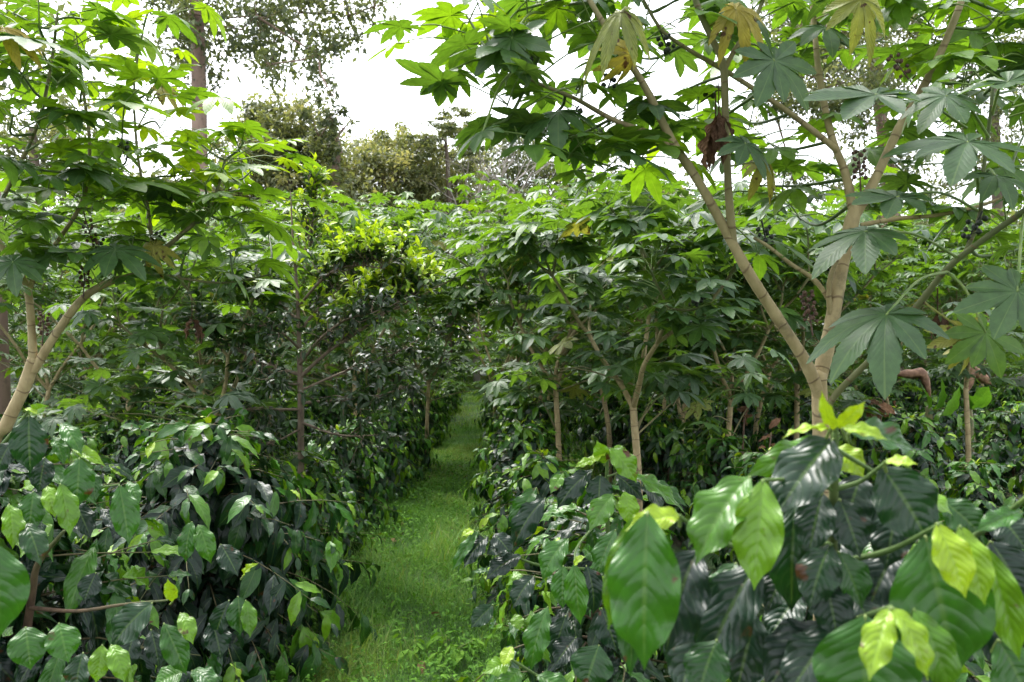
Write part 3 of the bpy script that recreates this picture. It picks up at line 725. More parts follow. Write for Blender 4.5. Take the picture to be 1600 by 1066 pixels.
def mid_right():
    rng = np.random.default_rng(22)
    root = empty('coffee_shrub', (*P(935, 0, 2.45)[:2], 0))
    wood, fol = coffee_parts(rng, 1.28, .56, 66, .135, CH, .055, low=.1, tone_bias=-.03)
    S = [(946, 724, 933, 690, 30, 2.3, .72), (953, 700, 995, 754, 40, 2.25, .66), (948, 704, 922, 722, 22, 2.3, .85), (937, 716, 898, 730, 20, 2.3, .8), (958, 708, 976, 700, 20, 2.32, .7),
         (926, 734, 866, 792, 36, 2.3, .05), (938, 742, 935, 792, 46, 2.3, .1), (962, 742, 1006, 782, 38, 2.35, .1), (984, 738, 1072, 800, 36, 2.3, .56), (1008, 752, 1074, 792, 30, 2.35, .4), (1000, 745, 1040, 800, 40, 2.4, .15),
         (958, 772, 920, 828, 44, 2.15, .56), (976, 768, 985, 822, 36, 2.15, .74), (852, 778, 798, 858, 42, 2.25, .08), (838, 762, 798, 832, 36, 2.3, .42), (880, 740, 860, 770, 24, 2.3, .6),
         (888, 842, 846, 906, 46, 2.05, .5), (962, 828, 928, 902, 44, 2.05, .44), (898, 880, 906, 978, 44, 1.9, .54), (880, 884, 878, 952, 40, 1.95, .5), (916, 884, 932, 960, 42, 2.0, .05), (897, 882, 915, 870, 16, 1.9, .9),
         (748, 830, 704, 892, 22, 2.1, .45), (762, 838, 722, 886, 42, 2.1, .02), (772, 834, 800, 868, 34, 2.1, .04), (815, 868, 758, 906, 36, 2.1, .02), (800, 850, 760, 864, 40, 2.1, .06), (740, 828, 722, 838, 16, 2.1, .9),
         (856, 948, 826, 1050, 48, 1.95, .5), (884, 962, 862, 1034, 44, 2.0, .12), (936, 1008, 914, 1075, 76, 1.85, .3), (900, 996, 866, 1040, 50, 1.95, .0), (835, 900, 800, 950, 40, 2.05, .1), (770, 945, 735, 980, 34, 2.2, .2),
         (800, 1010, 785, 1040, 26, 1.8, .9), (798, 1034, 756, 1052, 34, 1.8, .7), (812, 1046, 780, 1085, 46, 1.8, .55), (838, 1056, 900, 1085, 40, 1.8, .5), (805, 960, 812, 985, 24, 2.1, .7), (940, 950, 965, 1020, 52, 1.9, .05), (975, 890, 1000, 960, 50, 2.0, .06)]
    stk = MB(); hero_leaves(fol, stk, root, S, rng, CHC)
    def tw(pts, r, tone=1.0): wood.tube([local(root, P(*p)) for p in pts], r, 7, tone)
    tw([(950, 850, 2.4), (948, 770, 2.35), (949, 700, 2.3)], [.007, .006, .004])
    tw([(930, 890, 2.35), (850, 885, 2.2), (790, 862, 2.1), (740, 828, 2.1)], [.005, .004, .003, .002])
    tw([(905, 1090, 2.0), (850, 1062, 1.85), (798, 1030, 1.8)], [.004, .0035, .003])
    tw([(949, 800, 2.4), (905, 850, 2.1), (897, 880, 1.9)], [.004, .003, .002])
    tw([(949, 745, 2.3), (985, 735, 2.3), (1010, 752, 2.35)], [.003, .003, .002])
    wood.build('stem', 'coffee_bark', root); stk.build('petiole_sprays', 'petiole', fol.build('foliage', 'coffee', root))
    tag(root, 'coffee shrub with upright pale shoot on top, leaning over the bottom of the path', 'coffee shrub', G_COFFEE)

def near_left():
    rng = np.random.default_rng(23)
    root = empty('coffee_shrub', (*P(-10, 0, 2.25)[:2], 0))
    wood, fol = coffee_parts(rng, 1.46, .82, 112, .165, CH, .058, low=.08, tone_bias=-.1, dome=1.2)
    S = [(45, 650, 46, 738, 60, 1.9, .24), (96, 662, 128, 710, 32, 1.9, .5), (84, 682, 102, 724, 26, 1.9, .5), (112, 700, 162, 722, 20, 1.9, .78), (112, 706, 142, 736, 24, 1.9, .6), (124, 716, 118, 798, 54, 1.85, .42),
         (142, 734, 150, 784, 28, 1.9, .4), (74, 760, 86, 808, 28, 1.8, .76), (94, 756, 112, 838, 38, 1.8, .64), (52, 768, 44, 834, 44, 1.8, .42), (14, 788, 20, 858, 36, 1.75, .68), (40, 818, 64, 884, 44, 1.75, .3),
         (116, 784, 142, 842, 40, 1.9, .05), (186, 758, 202, 852, 46, 1.85, .46), (158, 794, 188, 838, 28, 1.9, .03), (200, 752, 218, 788, 24, 1.9, .5), (45, 645, 76, 634, 20, 1.9, .72), (40, 640, 62, 648, 14, 1.9, .9), (-5, 852, -2, 1000, 88, 1.3, .42),
         (220, 795, 180, 815, 30, 1.95, .1), (20, 690, -10, 740, 40, 1.9, .1), (70, 715, 60, 770, 40, 2.0, .1),
         (238, 942, 174, 1012, 62, 1.75, .24), (256, 974, 292, 1054, 44, 1.7, .44), (282, 958, 302, 1006, 30, 1.7, .7), (236, 984, 250, 1044, 36, 1.8, .06), (40, 980, 48, 1046, 62, 1.6, .46), (92, 974, 106, 1034, 56, 1.6, .52),
         (160, 1008, 150, 1068, 36, 1.6, .72), (174, 1008, 196, 1066, 36, 1.6, .68), (130, 1020, 118, 1090, 50, 1.65, .25), (270, 940, 262, 905, 22, 1.75, .85), (285, 1050, 240, 1070, 50, 1.7, .55), (300, 1048, 340, 1076, 40, 1.7, .4),
         (372, 932, 376, 992, 46, 2.0, .36), (358, 938, 330, 1000, 36, 2.0, .1), (384, 938, 392, 996, 28, 2.0, .6), (380, 900, 402, 880, 14, 2.0, .9), (210, 990, 195, 1050, 40, 1.85, .04), (330, 970, 345, 1030, 46, 2.0, .08), (150, 895, 130, 940, 40, 1.9, .03),
         (310, 820, 330, 880, 36, 2.3, .55), (300, 815, 290, 880, 34, 2.3, .45), (345, 850, 372, 900, 40, 2.3, .1)]
    stk = MB(); hero_leaves(fol, stk, root, S, rng, CHC)
    def tw(pts, r, tone=1.0): wood.tube([local(root, P(*p)) for p in pts], r, 7, tone)
    tw([(0, 700, 2.05), (25, 670, 1.95), (45, 642, 1.9)], [.006, .005, .003])
    tw([(40, 1000, 2.2), (50, 930, 2.15), (60, 880, 2.1), (100, 830, 2.0)], [.012, .010, .008, .004], [0, 0, .2, .6])
    tw([(48, 950, 2.15), (120, 955, 2.05), (190, 945, 1.9), (262, 938, 1.76)], [.006, .0045, .0035, .002], [0, .05, .2, .8])
    tw([(60, 800, 2.1), (120, 770, 1.95), (186, 757, 1.86)], [.004, .003, .002])
    wood.build('stem', 'coffee_bark', root); stk.build('petiole_sprays', 'petiole', fol.build('foliage', 'coffee', root))
    tag(root, 'big coffee shrub below the leaning castor trunk, glossy leaves with many lime tips', 'coffee shrub', G_COFFEE)

def second_left():
    rng = np.random.default_rng(24)
    root = empty('coffee_shrub', (*P(325, 0, 4.4)[:2], 0))
    wood, fol = coffee_parts(rng, 1.36, 1.0, 150, .17, CN, .06, low=.04, new_p=.5, tone_bias=-.06, dome=1.6)
    wood.build('stem', 'coffee_bark', root); fol.build('foliage', 'coffee', root)
    tag(root, 'wide domed coffee shrub spilling onto the grass below the small dark glossy-leaved tree', 'coffee shrub', G_COFFEE)

near_right(); mid_right(); near_left(); second_left()

# ------------------------------------------------------------------ the planted rows
protos = []
for i, (tp, n) in enumerate(((CN, 76), (CN, 76), (CM, 72), (CM, 76), (CM, 66))):
    rng = np.random.default_rng(40 + i)
    r = empty('coffee_shrub')
    wd_, fo_ = coffee_parts(rng, [1.1, 1.2, 1.05, 1.25, .95][i], [.62, .68, .66, .62, .6][i], n, .172 if i < 2 else .178, tp, .062, low=.05, new_p=.55)
    wd_.build('stem', 'coffee_bark', r); fo_.build('foliage', 'coffee', r); snapshot(r)
    protos.append(r)
used = set()
def place_shrub(k, x, y, rz, sc, label, zsc=None):
    if k not in used:
        used.add(k); o = protos[k]; o.location = (x, y, 0); o.rotation_euler = (0, 0, rz); o.scale = (sc, sc, zsc or sc)
    else:
        o = dup(protos[k], (x, y, 0), rz, sc, zsc)
    tag(o, label, 'coffee shrub', G_COFFEE)
rr = random.Random(3)
side_name = {0: 'in the row edging the path'}
ROWS = [('L', 1, -1.19, 6.2, 34), ('R', 1, .43, 4.3, 34), ('R', 2, 1.95, 3.6, 27), ('R', 3, 3.6, 4.8, 27), ('R', 4, 5.3, 6.4, 26), ('R', 5, 7.0, 8.5, 26), ('R', 6, 8.7, 10.5, 25), ('R', 7, 10.4, 14, 25), ('R', 8, 12.1, 18, 25),
        ('L', 2, -3.3, 5.6, 27), ('L', 3, -5.1, 7.6, 26), ('L', 4, -6.9, 10, 25), ('L', 5, -8.7, 13, 25), ('L', 6, -10.5, 16, 25)]
for sd_, ri, rel, y0, y1 in ROWS:
    y = y0; k = 0
    while y < y1:
        x = rowx(rel + rr.uniform(-.14, .14), y)
        if abs(x) < .64 * y + .3:
            edge = ri == 1
            pk = rr.choice((0, 1)) if y < 10 else rr.choice((2, 3, 4))
            sc = rr.uniform(.82, 1.06) * (.86 if edge and sd_ == 'L' else .92 if edge else .96)
            where = f'on the {"left" if sd_ == "L" else "right"} edge of the grass path' if edge else f'in the {ORD[ri - 1]} row {"left" if sd_ == "L" else "right"} of the grass path'
            lab = f'dark coffee shrub, {ORD[k + (2 if edge and sd_ == "L" else 2 if edge else 0)]} from the viewer {where}'
            place_shrub(pk, x, y, rr.uniform(0, 6.28), sc, lab)
            k += 1
        y += rr.uniform(.95, 1.3) if y < 16 else rr.uniform(1.2, 1.6)

# ------------------------------------------------------------------ hand-read castor trees
def castor_hero(base, tpaths, rosettes, bigs, fruits, yellows, withered, leaf, seed, label, tpls, extra=None):
    rng = np.random.default_rng(seed)
    root = empty('castor_tree', base)
    samples = []; brs = []
    for nm, pts, r0, r1, t0, t1 in tpaths:
        mb = MB(); W = np.array([local(root, P(*p)) for p in pts]) if nm != 'trunk' else np.array([local(root, np.array(base) - [0, 0, .05])] + [local(root, P(*p)) for p in pts])
        n = len(W)
        rad = np.linspace(r0, r1, n) * .79
        p2, r2, t2 = catmull(W, rad, np.linspace(t0, t1, n), 14)
        ln = np.concatenate([[0], np.cumsum(np.linalg.norm(np.diff(p2, axis=0), axis=1))])
        node = np.abs(np.sin(PI * 9 * ln + .3)); r2 = r2 * (1 + .07 * (1 - np.clip(node / .25, 0, 1))) * (1 + .05 * np.sin(ln * 23 + seed) * np.sin(ln * 9))     # swollen nodes
        mb.tube(p2, r2, 12, t2, sub=1)
        mb.build(nm, 'castor_bark', root)
        samples += [(p, r) for p, r in zip(p2[4:], r2[4:])]
    SP = np.array([s[0] for s in samples])
    crown, pet, twg = MB(), MB(), MB()
    for (px, py, d, n, tone) in rosettes:
        q = local(root, P(px, py, d))
        dist = np.linalg.norm(SP - q, axis=1) + .6 * np.maximum(0, SP[:, 2] - q[2] + .05)
        a = SP[np.argmin(dist)]
        if np.linalg.norm(q - a) > .05:
            mid = (a + q) / 2 + np.array([0, 0, -.05 * np.linalg.norm(q - a)]) + rng.normal(0, .02, 3)
            L = np.linalg.norm(q - a)
            twg.tube([a, mid, q], [min(.009, .0045 + .006 * L), .005, .0035], 6, 0, sub=5)
        dd = nrm(q - a + np.array([0, 0, .2]))
        rosette(rng, crown, pet, q, dd, n if px > 620 else n + 1, leaf, tpls, tone, .2, plen=(.08, .28), el=(-.4, .5))
    for (jx, jy, d, rpx, al, nv, tone, sx, sy, sdp) in bigs:
        q = local(root, P(jx, jy, d)); s0 = local(root, P(sx, sy, sdp))
        pet.tube([s0, (s0 + q) / 2 + np.array([0, 0, .03]), q], [.0045, .0035, .003], 6, 0, sub=5)
        crown.leaves(tpls[rng.integers(len(tpls))], [q], [np.array(al, float)], [np.array(nv, float) * [1, .6, 1.2]], [rpx * d / F], None, [tone], .16)
    c = crown.build('crown', 'castor', root)
    pet.build('petiole_sprays', 'petiole', c); twg.build('twig_sprays', 'twig', c)
    for (px, py, d, dx, dz, n, mat) in fruits:
        fruit_cluster(rng, local(root, P(px, py, d)), np.array([dx, .1, dz], float), n, .09 if mat == 'fruit' else .14, .0082 if mat == 'fruit' else .007, 8).build('fruit_cluster' if mat == 'fruit' else 'dry_seed_spike', mat, root)
    for (jx, jy, d, rpx, al, nv, tone, sx, sy, sdp) in yellows:
        mb = MB(); q = local(root, P(jx, jy, d)); s0 = local(root, P(sx, sy, sdp))
        mb.tube([s0, (s0 + q) / 2, q], [.004, .003, .003], 6, .2, sub=4)
        mb.leaves(RY[rng.integers(3)], [q], [np.array(al, float)], [np.array(nv, float)], [rpx * d / F * .85], [.85], [tone], .5)
        mb.build('yellow_leaf', 'yellow', root, label='yellow and brown-blotched castor leaf')
    for (px, py, d, L) in withered:
        mb = MB(); q = local(root, P(px, py, d))
        for k in range(5):
            a = rng.uniform(0, 6.28)
            mb.leaves(CHC[k % 5], [q + rng.normal(0, .008, 3)], [np.array([math.cos(a) * .22, math.sin(a) * .22, -1])], [np.array([math.cos(a), math.sin(a), .3])], [L * rng.uniform(.7, 1.1)], [.035 / L], [rng.uniform(0, .7)])
        mb.tube([q + [0, 0, .09], q], [.002, .002], 5, .2)
        mb.build('withered_leaf', 'withered', root, label='shrivelled brown castor leaf hanging down')
    return tag(root, label, 'castor tree', G_CASTOR)

b = P(1284, 0, 2.75); b[2] = 0
castor_hero(b, [
    ('trunk', [(1284, 1000, 2.75), (1285, 830, 2.73), (1284, 700, 2.72), (1279, 585, 2.7)], .037, .033, 0, 0),
    ('branch', [(1282, 620, 2.7), (1258, 565, 2.67), (1215, 497, 2.63), (1172, 430, 2.58), (1140, 372, 2.55), (1095, 290, 2.5), (1050, 220, 2.5), (1010, 140, 2.45), (975, 85, 2.4), (945, 40, 2.4), (915, -10, 2.4)], .026, .009, 0, .55),
    ('branch', [(1072, 255, 2.52), (1030, 215, 2.5), (960, 188, 2.48), (900, 155, 2.45), (845, 132, 2.42), (798, 108, 2.4)], .013, .005, .1, .9),
    ('branch', [(1146, 385, 2.56), (1139, 310, 2.5), (1134, 200, 2.45), (1130, 105, 2.4), (1112, 60, 2.38), (1090, 10, 2.35), (1070, -60, 2.3)], .0165, .010, .35, .95),
    ('branch', [(1130, 112, 2.4), (1150, 75, 2.4), (1180, 30, 2.42), (1205, -40, 2.45)], .010, .007, .5, .9),
    ('branch', [(1308, 235, 2.73), (1280, 212, 2.72), (1220, 167, 2.7), (1140, 115, 2.68), (1080, 80, 2.65), (1035, 48, 2.6), (1005, 0, 2.6)], .014, .006, .1, .8),
    ('branch', [(1278, 600, 2.72), (1297, 520, 2.72), (1312, 430, 2.72), (1330, 350, 2.72), (1338, 325, 2.72)], .031, .028, 0, 0),
    ('branch', [(1335, 345, 2.72), (1322, 275, 2.73), (1300, 215, 2.75), (1282, 130, 2.78), (1272, 40, 2.8), (1266, -60, 2.8)], .019, .010, .05, .4),
    ('branch', [(1332, 345, 2.72), (1365, 285, 2.7), (1405, 200, 2.68), (1438, 145, 2.66), (1473, 75, 2.62), (1503, 0, 2.6), (1525, -70, 2.6)], .021, .012, .05, .5),
    ('branch', [(1302, 480, 2.71), (1275, 440, 2.7), (1235, 412, 2.68), (1200, 385, 2.66), (1178, 372, 2.65)], .011, .006, .1, .5),
    ('branch', [(1296, 490, 2.71), (1296, 440, 2.68), (1312, 395, 2.64), (1325, 360, 2.6)], .011, .007, .1, .4),
    ('branch', [(1283, 650, 2.69), (1310, 612, 2.64), (1350, 572, 2.56), (1395, 525, 2.46), (1440, 470, 2.36), (1482, 418, 2.28), (1540, 372, 2.2), (1600, 330, 2.12), (1660, 285, 2.05)], .0135, .0095, .75, 1),
    ('branch', [(1345, 352, 2.72), (1400, 342, 2.7), (1460, 337, 2.66), (1520, 325, 2.6), (1580, 305, 2.55)], .010, .006, .05, .4),
    ('branch', [(1505, 402, 2.27), (1530, 340, 2.25), (1535, 280, 2.22), (1545, 200, 2.2), (1552, 130, 2.2)], .008, .005, .9, 1)],
    [(760, 55, 2.5, 6, .35), (728, 22, 2.6, 5, .5), (785, 110, 2.4, 5, .3), (800, 20, 2.7, 6, .55), (850, 60, 2.5, 6, .3), (770, 195, 2.35, 4, .25), (850, 190, 2.5, 5, .25), (900, 140, 2.6, 5, .25), (935, 200, 2.6, 6, .3), (890, 215, 2.7, 5, .4),
     (960, 235, 2.8, 5, .5), (880, 20, 2.6, 6, .35), (940, 0, 2.5, 6, .25), (1010, 0, 2.6, 6, .3), (1060, 150, 2.9, 5, .55), (1095, 195, 2.9, 5, .5), (1015, 190, 2.75, 5, .3), (1180, 60, 3.0, 6, .5), (1090, -20, 2.6, 6, .35), (1165, -10, 2.6, 6, .3),
     (1160, 190, 3.0, 5, .35), (1205, 225, 3.0, 5, .45), (1230, 60, 2.9, 5, .3), (1185, 290, 3.1, 6, .35), (1270, -20, 2.8, 6, .35), (1330, -10, 2.8, 5, .35), (1400, -25, 2.8, 6, .4), (1440, 20, 2.8, 5, .45), (1500, -30, 2.8, 6, .55),
     (1560, 20, 2.6, 6, .6), (1555, 95, 2.5, 5, .5), (1590, 140, 2.4, 5, .4), (1515, 130, 2.9, 6, .5), (1470, 190, 3.0, 5, .45), (1575, 290, 2.5, 5, .35), (1592, 390, 2.4, 4, .2), (1455, 290, 2.9, 5, .3), (1300, 270, 3.1, 4, .4), (1235, 330, 3.2, 4, .35),
     (1420, 240, 3.0, 4, .4), (1170, 360, 2.9, 4, .3), (1600, 30, 2.9, 6, .6), (1380, 60, 3.1, 4, .4), (990, 90, 2.9, 4, .3), (1600, 210, 2.8, 5, .4)],
    [(1512, 222, 2.0, 118, (-.75, -.3, -.15), (-.1, -.75, .65), .08, 1530, 300, 2.22), (1368, 148, 2.1, 118, (-.9, -.2, -.15), (.1, -.72, .68), .08, 1510, 200, 2.3), (1385, 492, 1.95, 122, (-.8, -.25, -.38), (-.15, -.62, .76), .05, 1480, 425, 2.28),
     (1352, 362, 2.05, 105, (-.9, -.3, -.25), (0, -.5, .85), .05, 1500, 405, 2.26), (1402, 308, 2.05, 88, (-.85, -.35, -.2), (0, -.6, .8), .06, 1530, 330, 2.25), (1590, 455, 1.9, 95, (-.5, -.3, -.6), (.1, -.7, .7), .1, 1600, 335, 2.12),
     (1575, 128, 2.1, 95, (.1, -.6, -.3), (-.2, -.55, .8), .2, 1550, 180, 2.2), (1478, 150, 2.15, 80, (-.6, -.4, -.4), (.2, -.6, .78), .12, 1545, 215, 2.2), (1555, 275, 2.1, 85, (.6, -.5, -.3), (.1, -.6, .8), .12, 1535, 290, 2.22),
     (1210, 95, 2.3, 90, (.2, -.35, -.8), (.1, -.85, .5), .08, 1150, 78, 2.4), (1165, 225, 2.35, 70, (.3, -.4, -.5), (.2, -.75, .6), .06, 1136, 240, 2.47), (755, 205, 2.25, 65, (-.75, -.2, -.45), (-.3, -.6, .7), .2, 800, 112, 2.4),
     (700, 112, 2.3, 55, (-.9, 0, -.25), (0, -.5, .9), .15, 798, 108, 2.4), (800, 60, 2.3, 80, (-.3, -.3, -.8), (-.2, -.9, .3), .15, 850, 20, 2.5), (1540, 520, 2.2, 70, (-.3, -.2, -.8), (0, -.8, .5), .45, 1480, 425, 2.28)],
    [(838, 130, 2.42, -.3, .6, 7, 'fruit'), (905, 165, 2.45, -.3, -.4, 9, 'fruit'), (945, 150, 2.5, .2, .5, 7, 'fruit'), (1095, 160, 2.55, .4, .3, 4, 'fruit'), (1030, 45, 2.6, .2, -.4, 8, 'fruit'), (1190, 345, 2.68, .1, -.3, 9, 'fruit'),
     (1535, 330, 2.23, -.2, -.5, 8, 'fruit'), (1270, 525, 2.6, -.1, .9, 22, 'dry_fruit'), (1345, 300, 2.7, .0, .8, 20, 'dry_fruit'), (1432, 140, 2.6, -.3, .5, 12, 'dry_fruit')],
    [(970, 20, 2.15, 95, (-.8, -.25, -.4), (-.2, -.75, .55), .1, 1010, 40, 2.5), (985, 85, 2.3, 62, (-.35, -.1, -.9), (.6, -.6, .3), .7, 965, 60, 2.4), (1150, 15, 2.3, 72, (.6, -.3, -.35), (0, -.8, .5), .8, 1110, 40, 2.38), (1345, 0, 2.3, 85, (.35, -.3, -.75), (-.1, -.9, .45), .15, 1275, 30, 2.8),
     (1195, 250, 2.8, 60, (.2, -.4, -.6), (0, -.8, .6), .5, 1140, 260, 2.5), (1510, 520, 2.25, 75, (.3, -.1, -.9), (-.1, -.9, .3), .3, 1440, 470, 2.36)],
    [(1123, 178, 2.42, .15), (1118, 195, 2.44, .13), (1465, 500, 2.35, .09), (1640, 560, 2.3, .12)], .138, 31, 'thick pale ringed castor tree rising behind the large close coffee shrub', RH)

b = P(-60, 0, 3.55); b[2] = 0
castor_hero(b, [
    ('trunk', [(-20, 740, 3.55), (12, 660, 3.5), (38, 605, 3.5), (53, 560, 3.5)], .036, .031, 0, 0),
    ('branch', [(52, 575, 3.5), (49, 510, 3.48), (42, 450, 3.45), (18, 408, 3.4), (-20, 350, 3.35), (-60, 280, 3.3)], .022, .012, 0, .4),
    ('branch', [(42, 462, 3.45), (64, 410, 3.45), (95, 370, 3.42), (130, 310, 3.4), (140, 230, 3.4), (130, 140, 3.4), (120, 60, 3.4)], .014, .006, .1, .8),
    ('branch', [(52, 580, 3.5), (90, 518, 3.5), (130, 466, 3.5), (170, 442, 3.52), (220, 425, 3.55), (240, 402, 3.56), (285, 365, 3.58), (330, 320, 3.6), (352, 250, 3.62)], .024, .007, 0, .9),
    ('branch', [(225, 425, 3.55), (290, 436, 3.6), (350, 442, 3.65), (420, 430, 3.7)], .008, .005, .5, 1),
    ('branch', [(240, 402, 3.56), (232, 330, 3.56), (215, 240, 3.6), (210, 130, 3.62), (225, 40, 3.65)], .010, .005, .4, 1),
    ('branch', [(-20, 352, 3.35), (20, 280, 3.2), (60, 190, 3.1), (80, 100, 3.1), (90, 20, 3.1)], .012, .005, .3, .9)],
    [(385, 200, 3.6, 5, .85), (350, 245, 3.6, 5, .8), (300, 215, 3.7, 5, .85), (330, 325, 3.4, 5, .5), (385, 330, 3.5, 5, .6), (415, 305, 3.8, 4, .7), (270, 125, 3.8, 5, .8), (240, 140, 3.6, 5, .8), (205, 70, 3.8, 4, .9), (240, 10, 3.7, 5, .9), (185, 160, 3.4, 5, .7),
     (130, 30, 3.2, 5, .7), (60, 40, 3.0, 5, .55), (100, 75, 3.1, 5, .5), (30, 110, 2.9, 5, .45), (80, 150, 3.0, 5, .5), (130, 125, 3.3, 5, .6), (150, 205, 3.4, 5, .7), (60, 225, 3.1, 5, .5), (20, 180, 2.9, 5, .4), (200, 235, 3.4, 6, .75), (100, 270, 3.2, 5, .5),
     (230, 290, 3.5, 6, .7), (150, 305, 3.3, 5, .5), (40, 320, 3.2, 5, .4), (280, 275, 3.7, 6, .8), (90, 375, 3.4, 5, .3), (200, 375, 3.5, 5, .35), (40, 395, 3.3, 4, .25), (290, 395, 3.6, 4, .3), (360, 395, 3.7, 4, .35), (420, 365, 4.0, 4, .5),
     (10, 250, 3.0, 5, .4), (20, 20, 3.1, 5, .5), (320, 285, 3.3, 5, .6), (400, 260, 3.8, 4, .8), (250, 200, 3.8, 5, .8), (140, 400, 3.3, 4, .25), (330, 440, 3.7, 3, .3), (5, 330, 3.1, 4, .3)],
    [(195, 160, 3.0, 90, (.8, -.3, -.1), (.1, -.35, .9), .75, 190, 230, 3.4), (130, 265, 3.1, 70, (.7, -.4, -.2), (0, -.6, .8), .1, 130, 320, 3.4), (195, 290, 3.2, 90, (.9, -.2, .25), (-.3, -.4, .85), .55, 232, 330, 3.56), (180, 390, 3.2, 75, (.7, -.4, -.3), (0, -.6, .8), .1, 220, 425, 3.55),
     (40, 60, 2.7, 100, (.8, -.3, -.2), (.1, -.4, .9), .35, 80, 110, 3.1), (80, 400, 3.2, 70, (-.4, -.5, -.3), (0, -.5, .85), .1, 64, 410, 3.45), (20, 410, 3.0, 60, (.3, -.5, -.5), (0, -.6, .8), .05, 18, 408, 3.4)],
    [(190, 215, 3.4, .1, -.9, 14, 'fruit'), (155, 405, 3.4, -.1, .8, 10, 'fruit'), (240, 395, 3.5, .2, .7, 10, 'fruit'), (130, 465, 3.48, .0, .8, 20, 'dry_fruit'), (66, 540, 3.5, .0, .9, 18, 'dry_fruit'), (130, 330, 3.3, .1, -.5, 14, 'dry_fruit')],
    [(5, 45, 2.7, 85, (.8, -.2, -.25), (0, -.6, .75), .9, -20, 100, 2.9), (240, 385, 3.4, 45, (.2, -.3, -.8), (0, -.8, .5), .4, 230, 350, 3.55), (250, 135, 3.7, 50, (.6, -.3, -.4), (0, -.6, .7), .6, 215, 200, 3.6)],
    [(300, 500, 3.65, .1)], .138, 32, 'leaning forked castor tree with bright backlit leaves above the big coffee shrub', RH)

# ------------------------------------------------------------------ repeated castor trees
cps = [castor_proto(61, 1.25, 2.75, 1.0, .185, .12, RM, 3, 8, 3, 3, 3, .032, 4), castor_proto(62, 1.15, 3.0, 1.1, .19, .22, RM, 3, 5, 3, 2, 2, .032), castor_proto(63, 1.2, 3.6, 1.2, .19, .32, RM, 3, 5, 3, 2, 2, .033),
       castor_proto(64, 1.0, 3.5, 1.2, .205, .35, RF, 4, 5, 3, 2, 1, .032), castor_proto(65, .95, 3.9, 1.2, .20, .42, RF, 4, 5, 3, 3, 1, .032), castor_proto(66, 1.1, 2.7, 1, .185, .2, RM, 3, 5, 3, 2, 2, .03), castor_proto(67, 1.25, 2.3, .6, .17, .15, RM, 2, 3, 2, 1, 1, .03, 0)]
for c, _ in cps: snapshot(c)
cused = set()
def place_castor(k, x, y, rz, sc, label, zsc=None):
    o = cps[k][0]
    if k not in cused:
        cused.add(k); o.location = (x, y, 0); o.rotation_euler = (0, 0, rz); o.scale = (sc, sc, zsc or sc)
    else: o = dup(o, (x, y, 0), rz, sc, zsc)
    tag(o, label, 'castor tree', G_CASTOR)
SPOTS = [(990, 5.7, 0, .3, 1.0, 'castor tree forking low into a pale V, just behind the pale-shooted shrub'), (667, 11.2, 1, 1.0, .98, 'slim castor tree standing in the shrubs on the left edge of the path'),
         (326, 6.3, 5, 2.0, .95, 'castor tree with pale forked trunk between the leaning castor and the dark small-leaved tree'), (1512, 8.0, 6, .5, 1.0, 'thin lone castor stem beside the dried banana leaves'),
         (1062, 9.2, 1, 2.2, 1.12, 'castor tree with straight trunk behind the low V-forked castor, to its right'), (952, 9.8, 2, 1.3, 1.06, 'castor tree behind the low V-forked castor, to its left'),
         (848, 10.6, 5, 4, 1.1, 'small many-stemmed castor tree over the shrubs on the right edge of the path'), (1185, 10.2, 2, 5, 1.1, 'tall castor tree glimpsed between the main limbs of the thick pale castor'),
         (875, 8.2, 5, 3.9, 1.12, 'castor tree with layered crown between the path and the low V-forked castor'), (1135, 7.7, 5, .4, 1.08, 'castor tree filling the gap between the V-forked castor and the thick pale trunk'), (1240, 8.8, 5, 1.1, 1.15, 'castor tree directly behind the thick pale trunk'), (560, 10.4, 2, .9, 1.04, 'castor tree directly behind the lime-tipped crown of the small glossy tree'), (190, 8.4, 1, 3.3, .95, 'castor tree among dark shrubs between the two forked trunks on the left'),
         (60, 9.5, 2, 5.1, .95, 'castor tree behind the leaning forked castor at the left border'), (1385, 13.5, 2, 2.5, .9, 'castor tree behind the folded dry banana leaf'),
         (420, 11.5, 2, 3.8, 1.0, 'castor tree behind and left of the small glossy-leaved tree'), (770, 13.5, 4, 1.9, 1.0, 'castor tree whose trunk stands at the far right of the path end')]
taken = []
for i, (px, d, k, rz, sc, lab) in enumerate(SPOTS):
    x = (px - 800) * d / F; taken.append((x, d)); place_castor(k, x, d, rz, sc, lab)
rc = random.Random(8); taken += [(4.5, 9.4), (4.9, 10.6), (5.6, 11.2), (4.2, 8.4), (3.9, 7.4)]
for ri, rel in enumerate((-11.5, -9.2, -7.0, -4.9, -2.9, 1.1, 3.1, 5.2, 7.4, 9.7, 12.0)):
    y = 10.5 + rc.uniform(0, 1.5); k = 0
    while y < 33:
        x = rowx(rel + rc.uniform(-.5, .5), y)
        if abs(x) < .66 * y + .5 and all(math.hypot(x - a, y - b_) > 1.5 for a, b_ in taken):
            taken.append((x, y))
            sidew = 'left' if rel < 0 else 'right'; n = 5 - ri if ri < 5 else ri - 4
            place_castor(rc.choice((3, 4, 2)) if y < 15 else rc.choice((3, 4)), x, y, rc.uniform(0, 6.28), rc.uniform(.95, 1.14) if y < 16 else rc.uniform(1.12, 1.36), f'leafy castor tree, {ORD[k]} from the viewer in the {ORD[n - 1]} castor line {sidew} of the path')
            k += 1
        y += rc.uniform(2.3, 3.3)

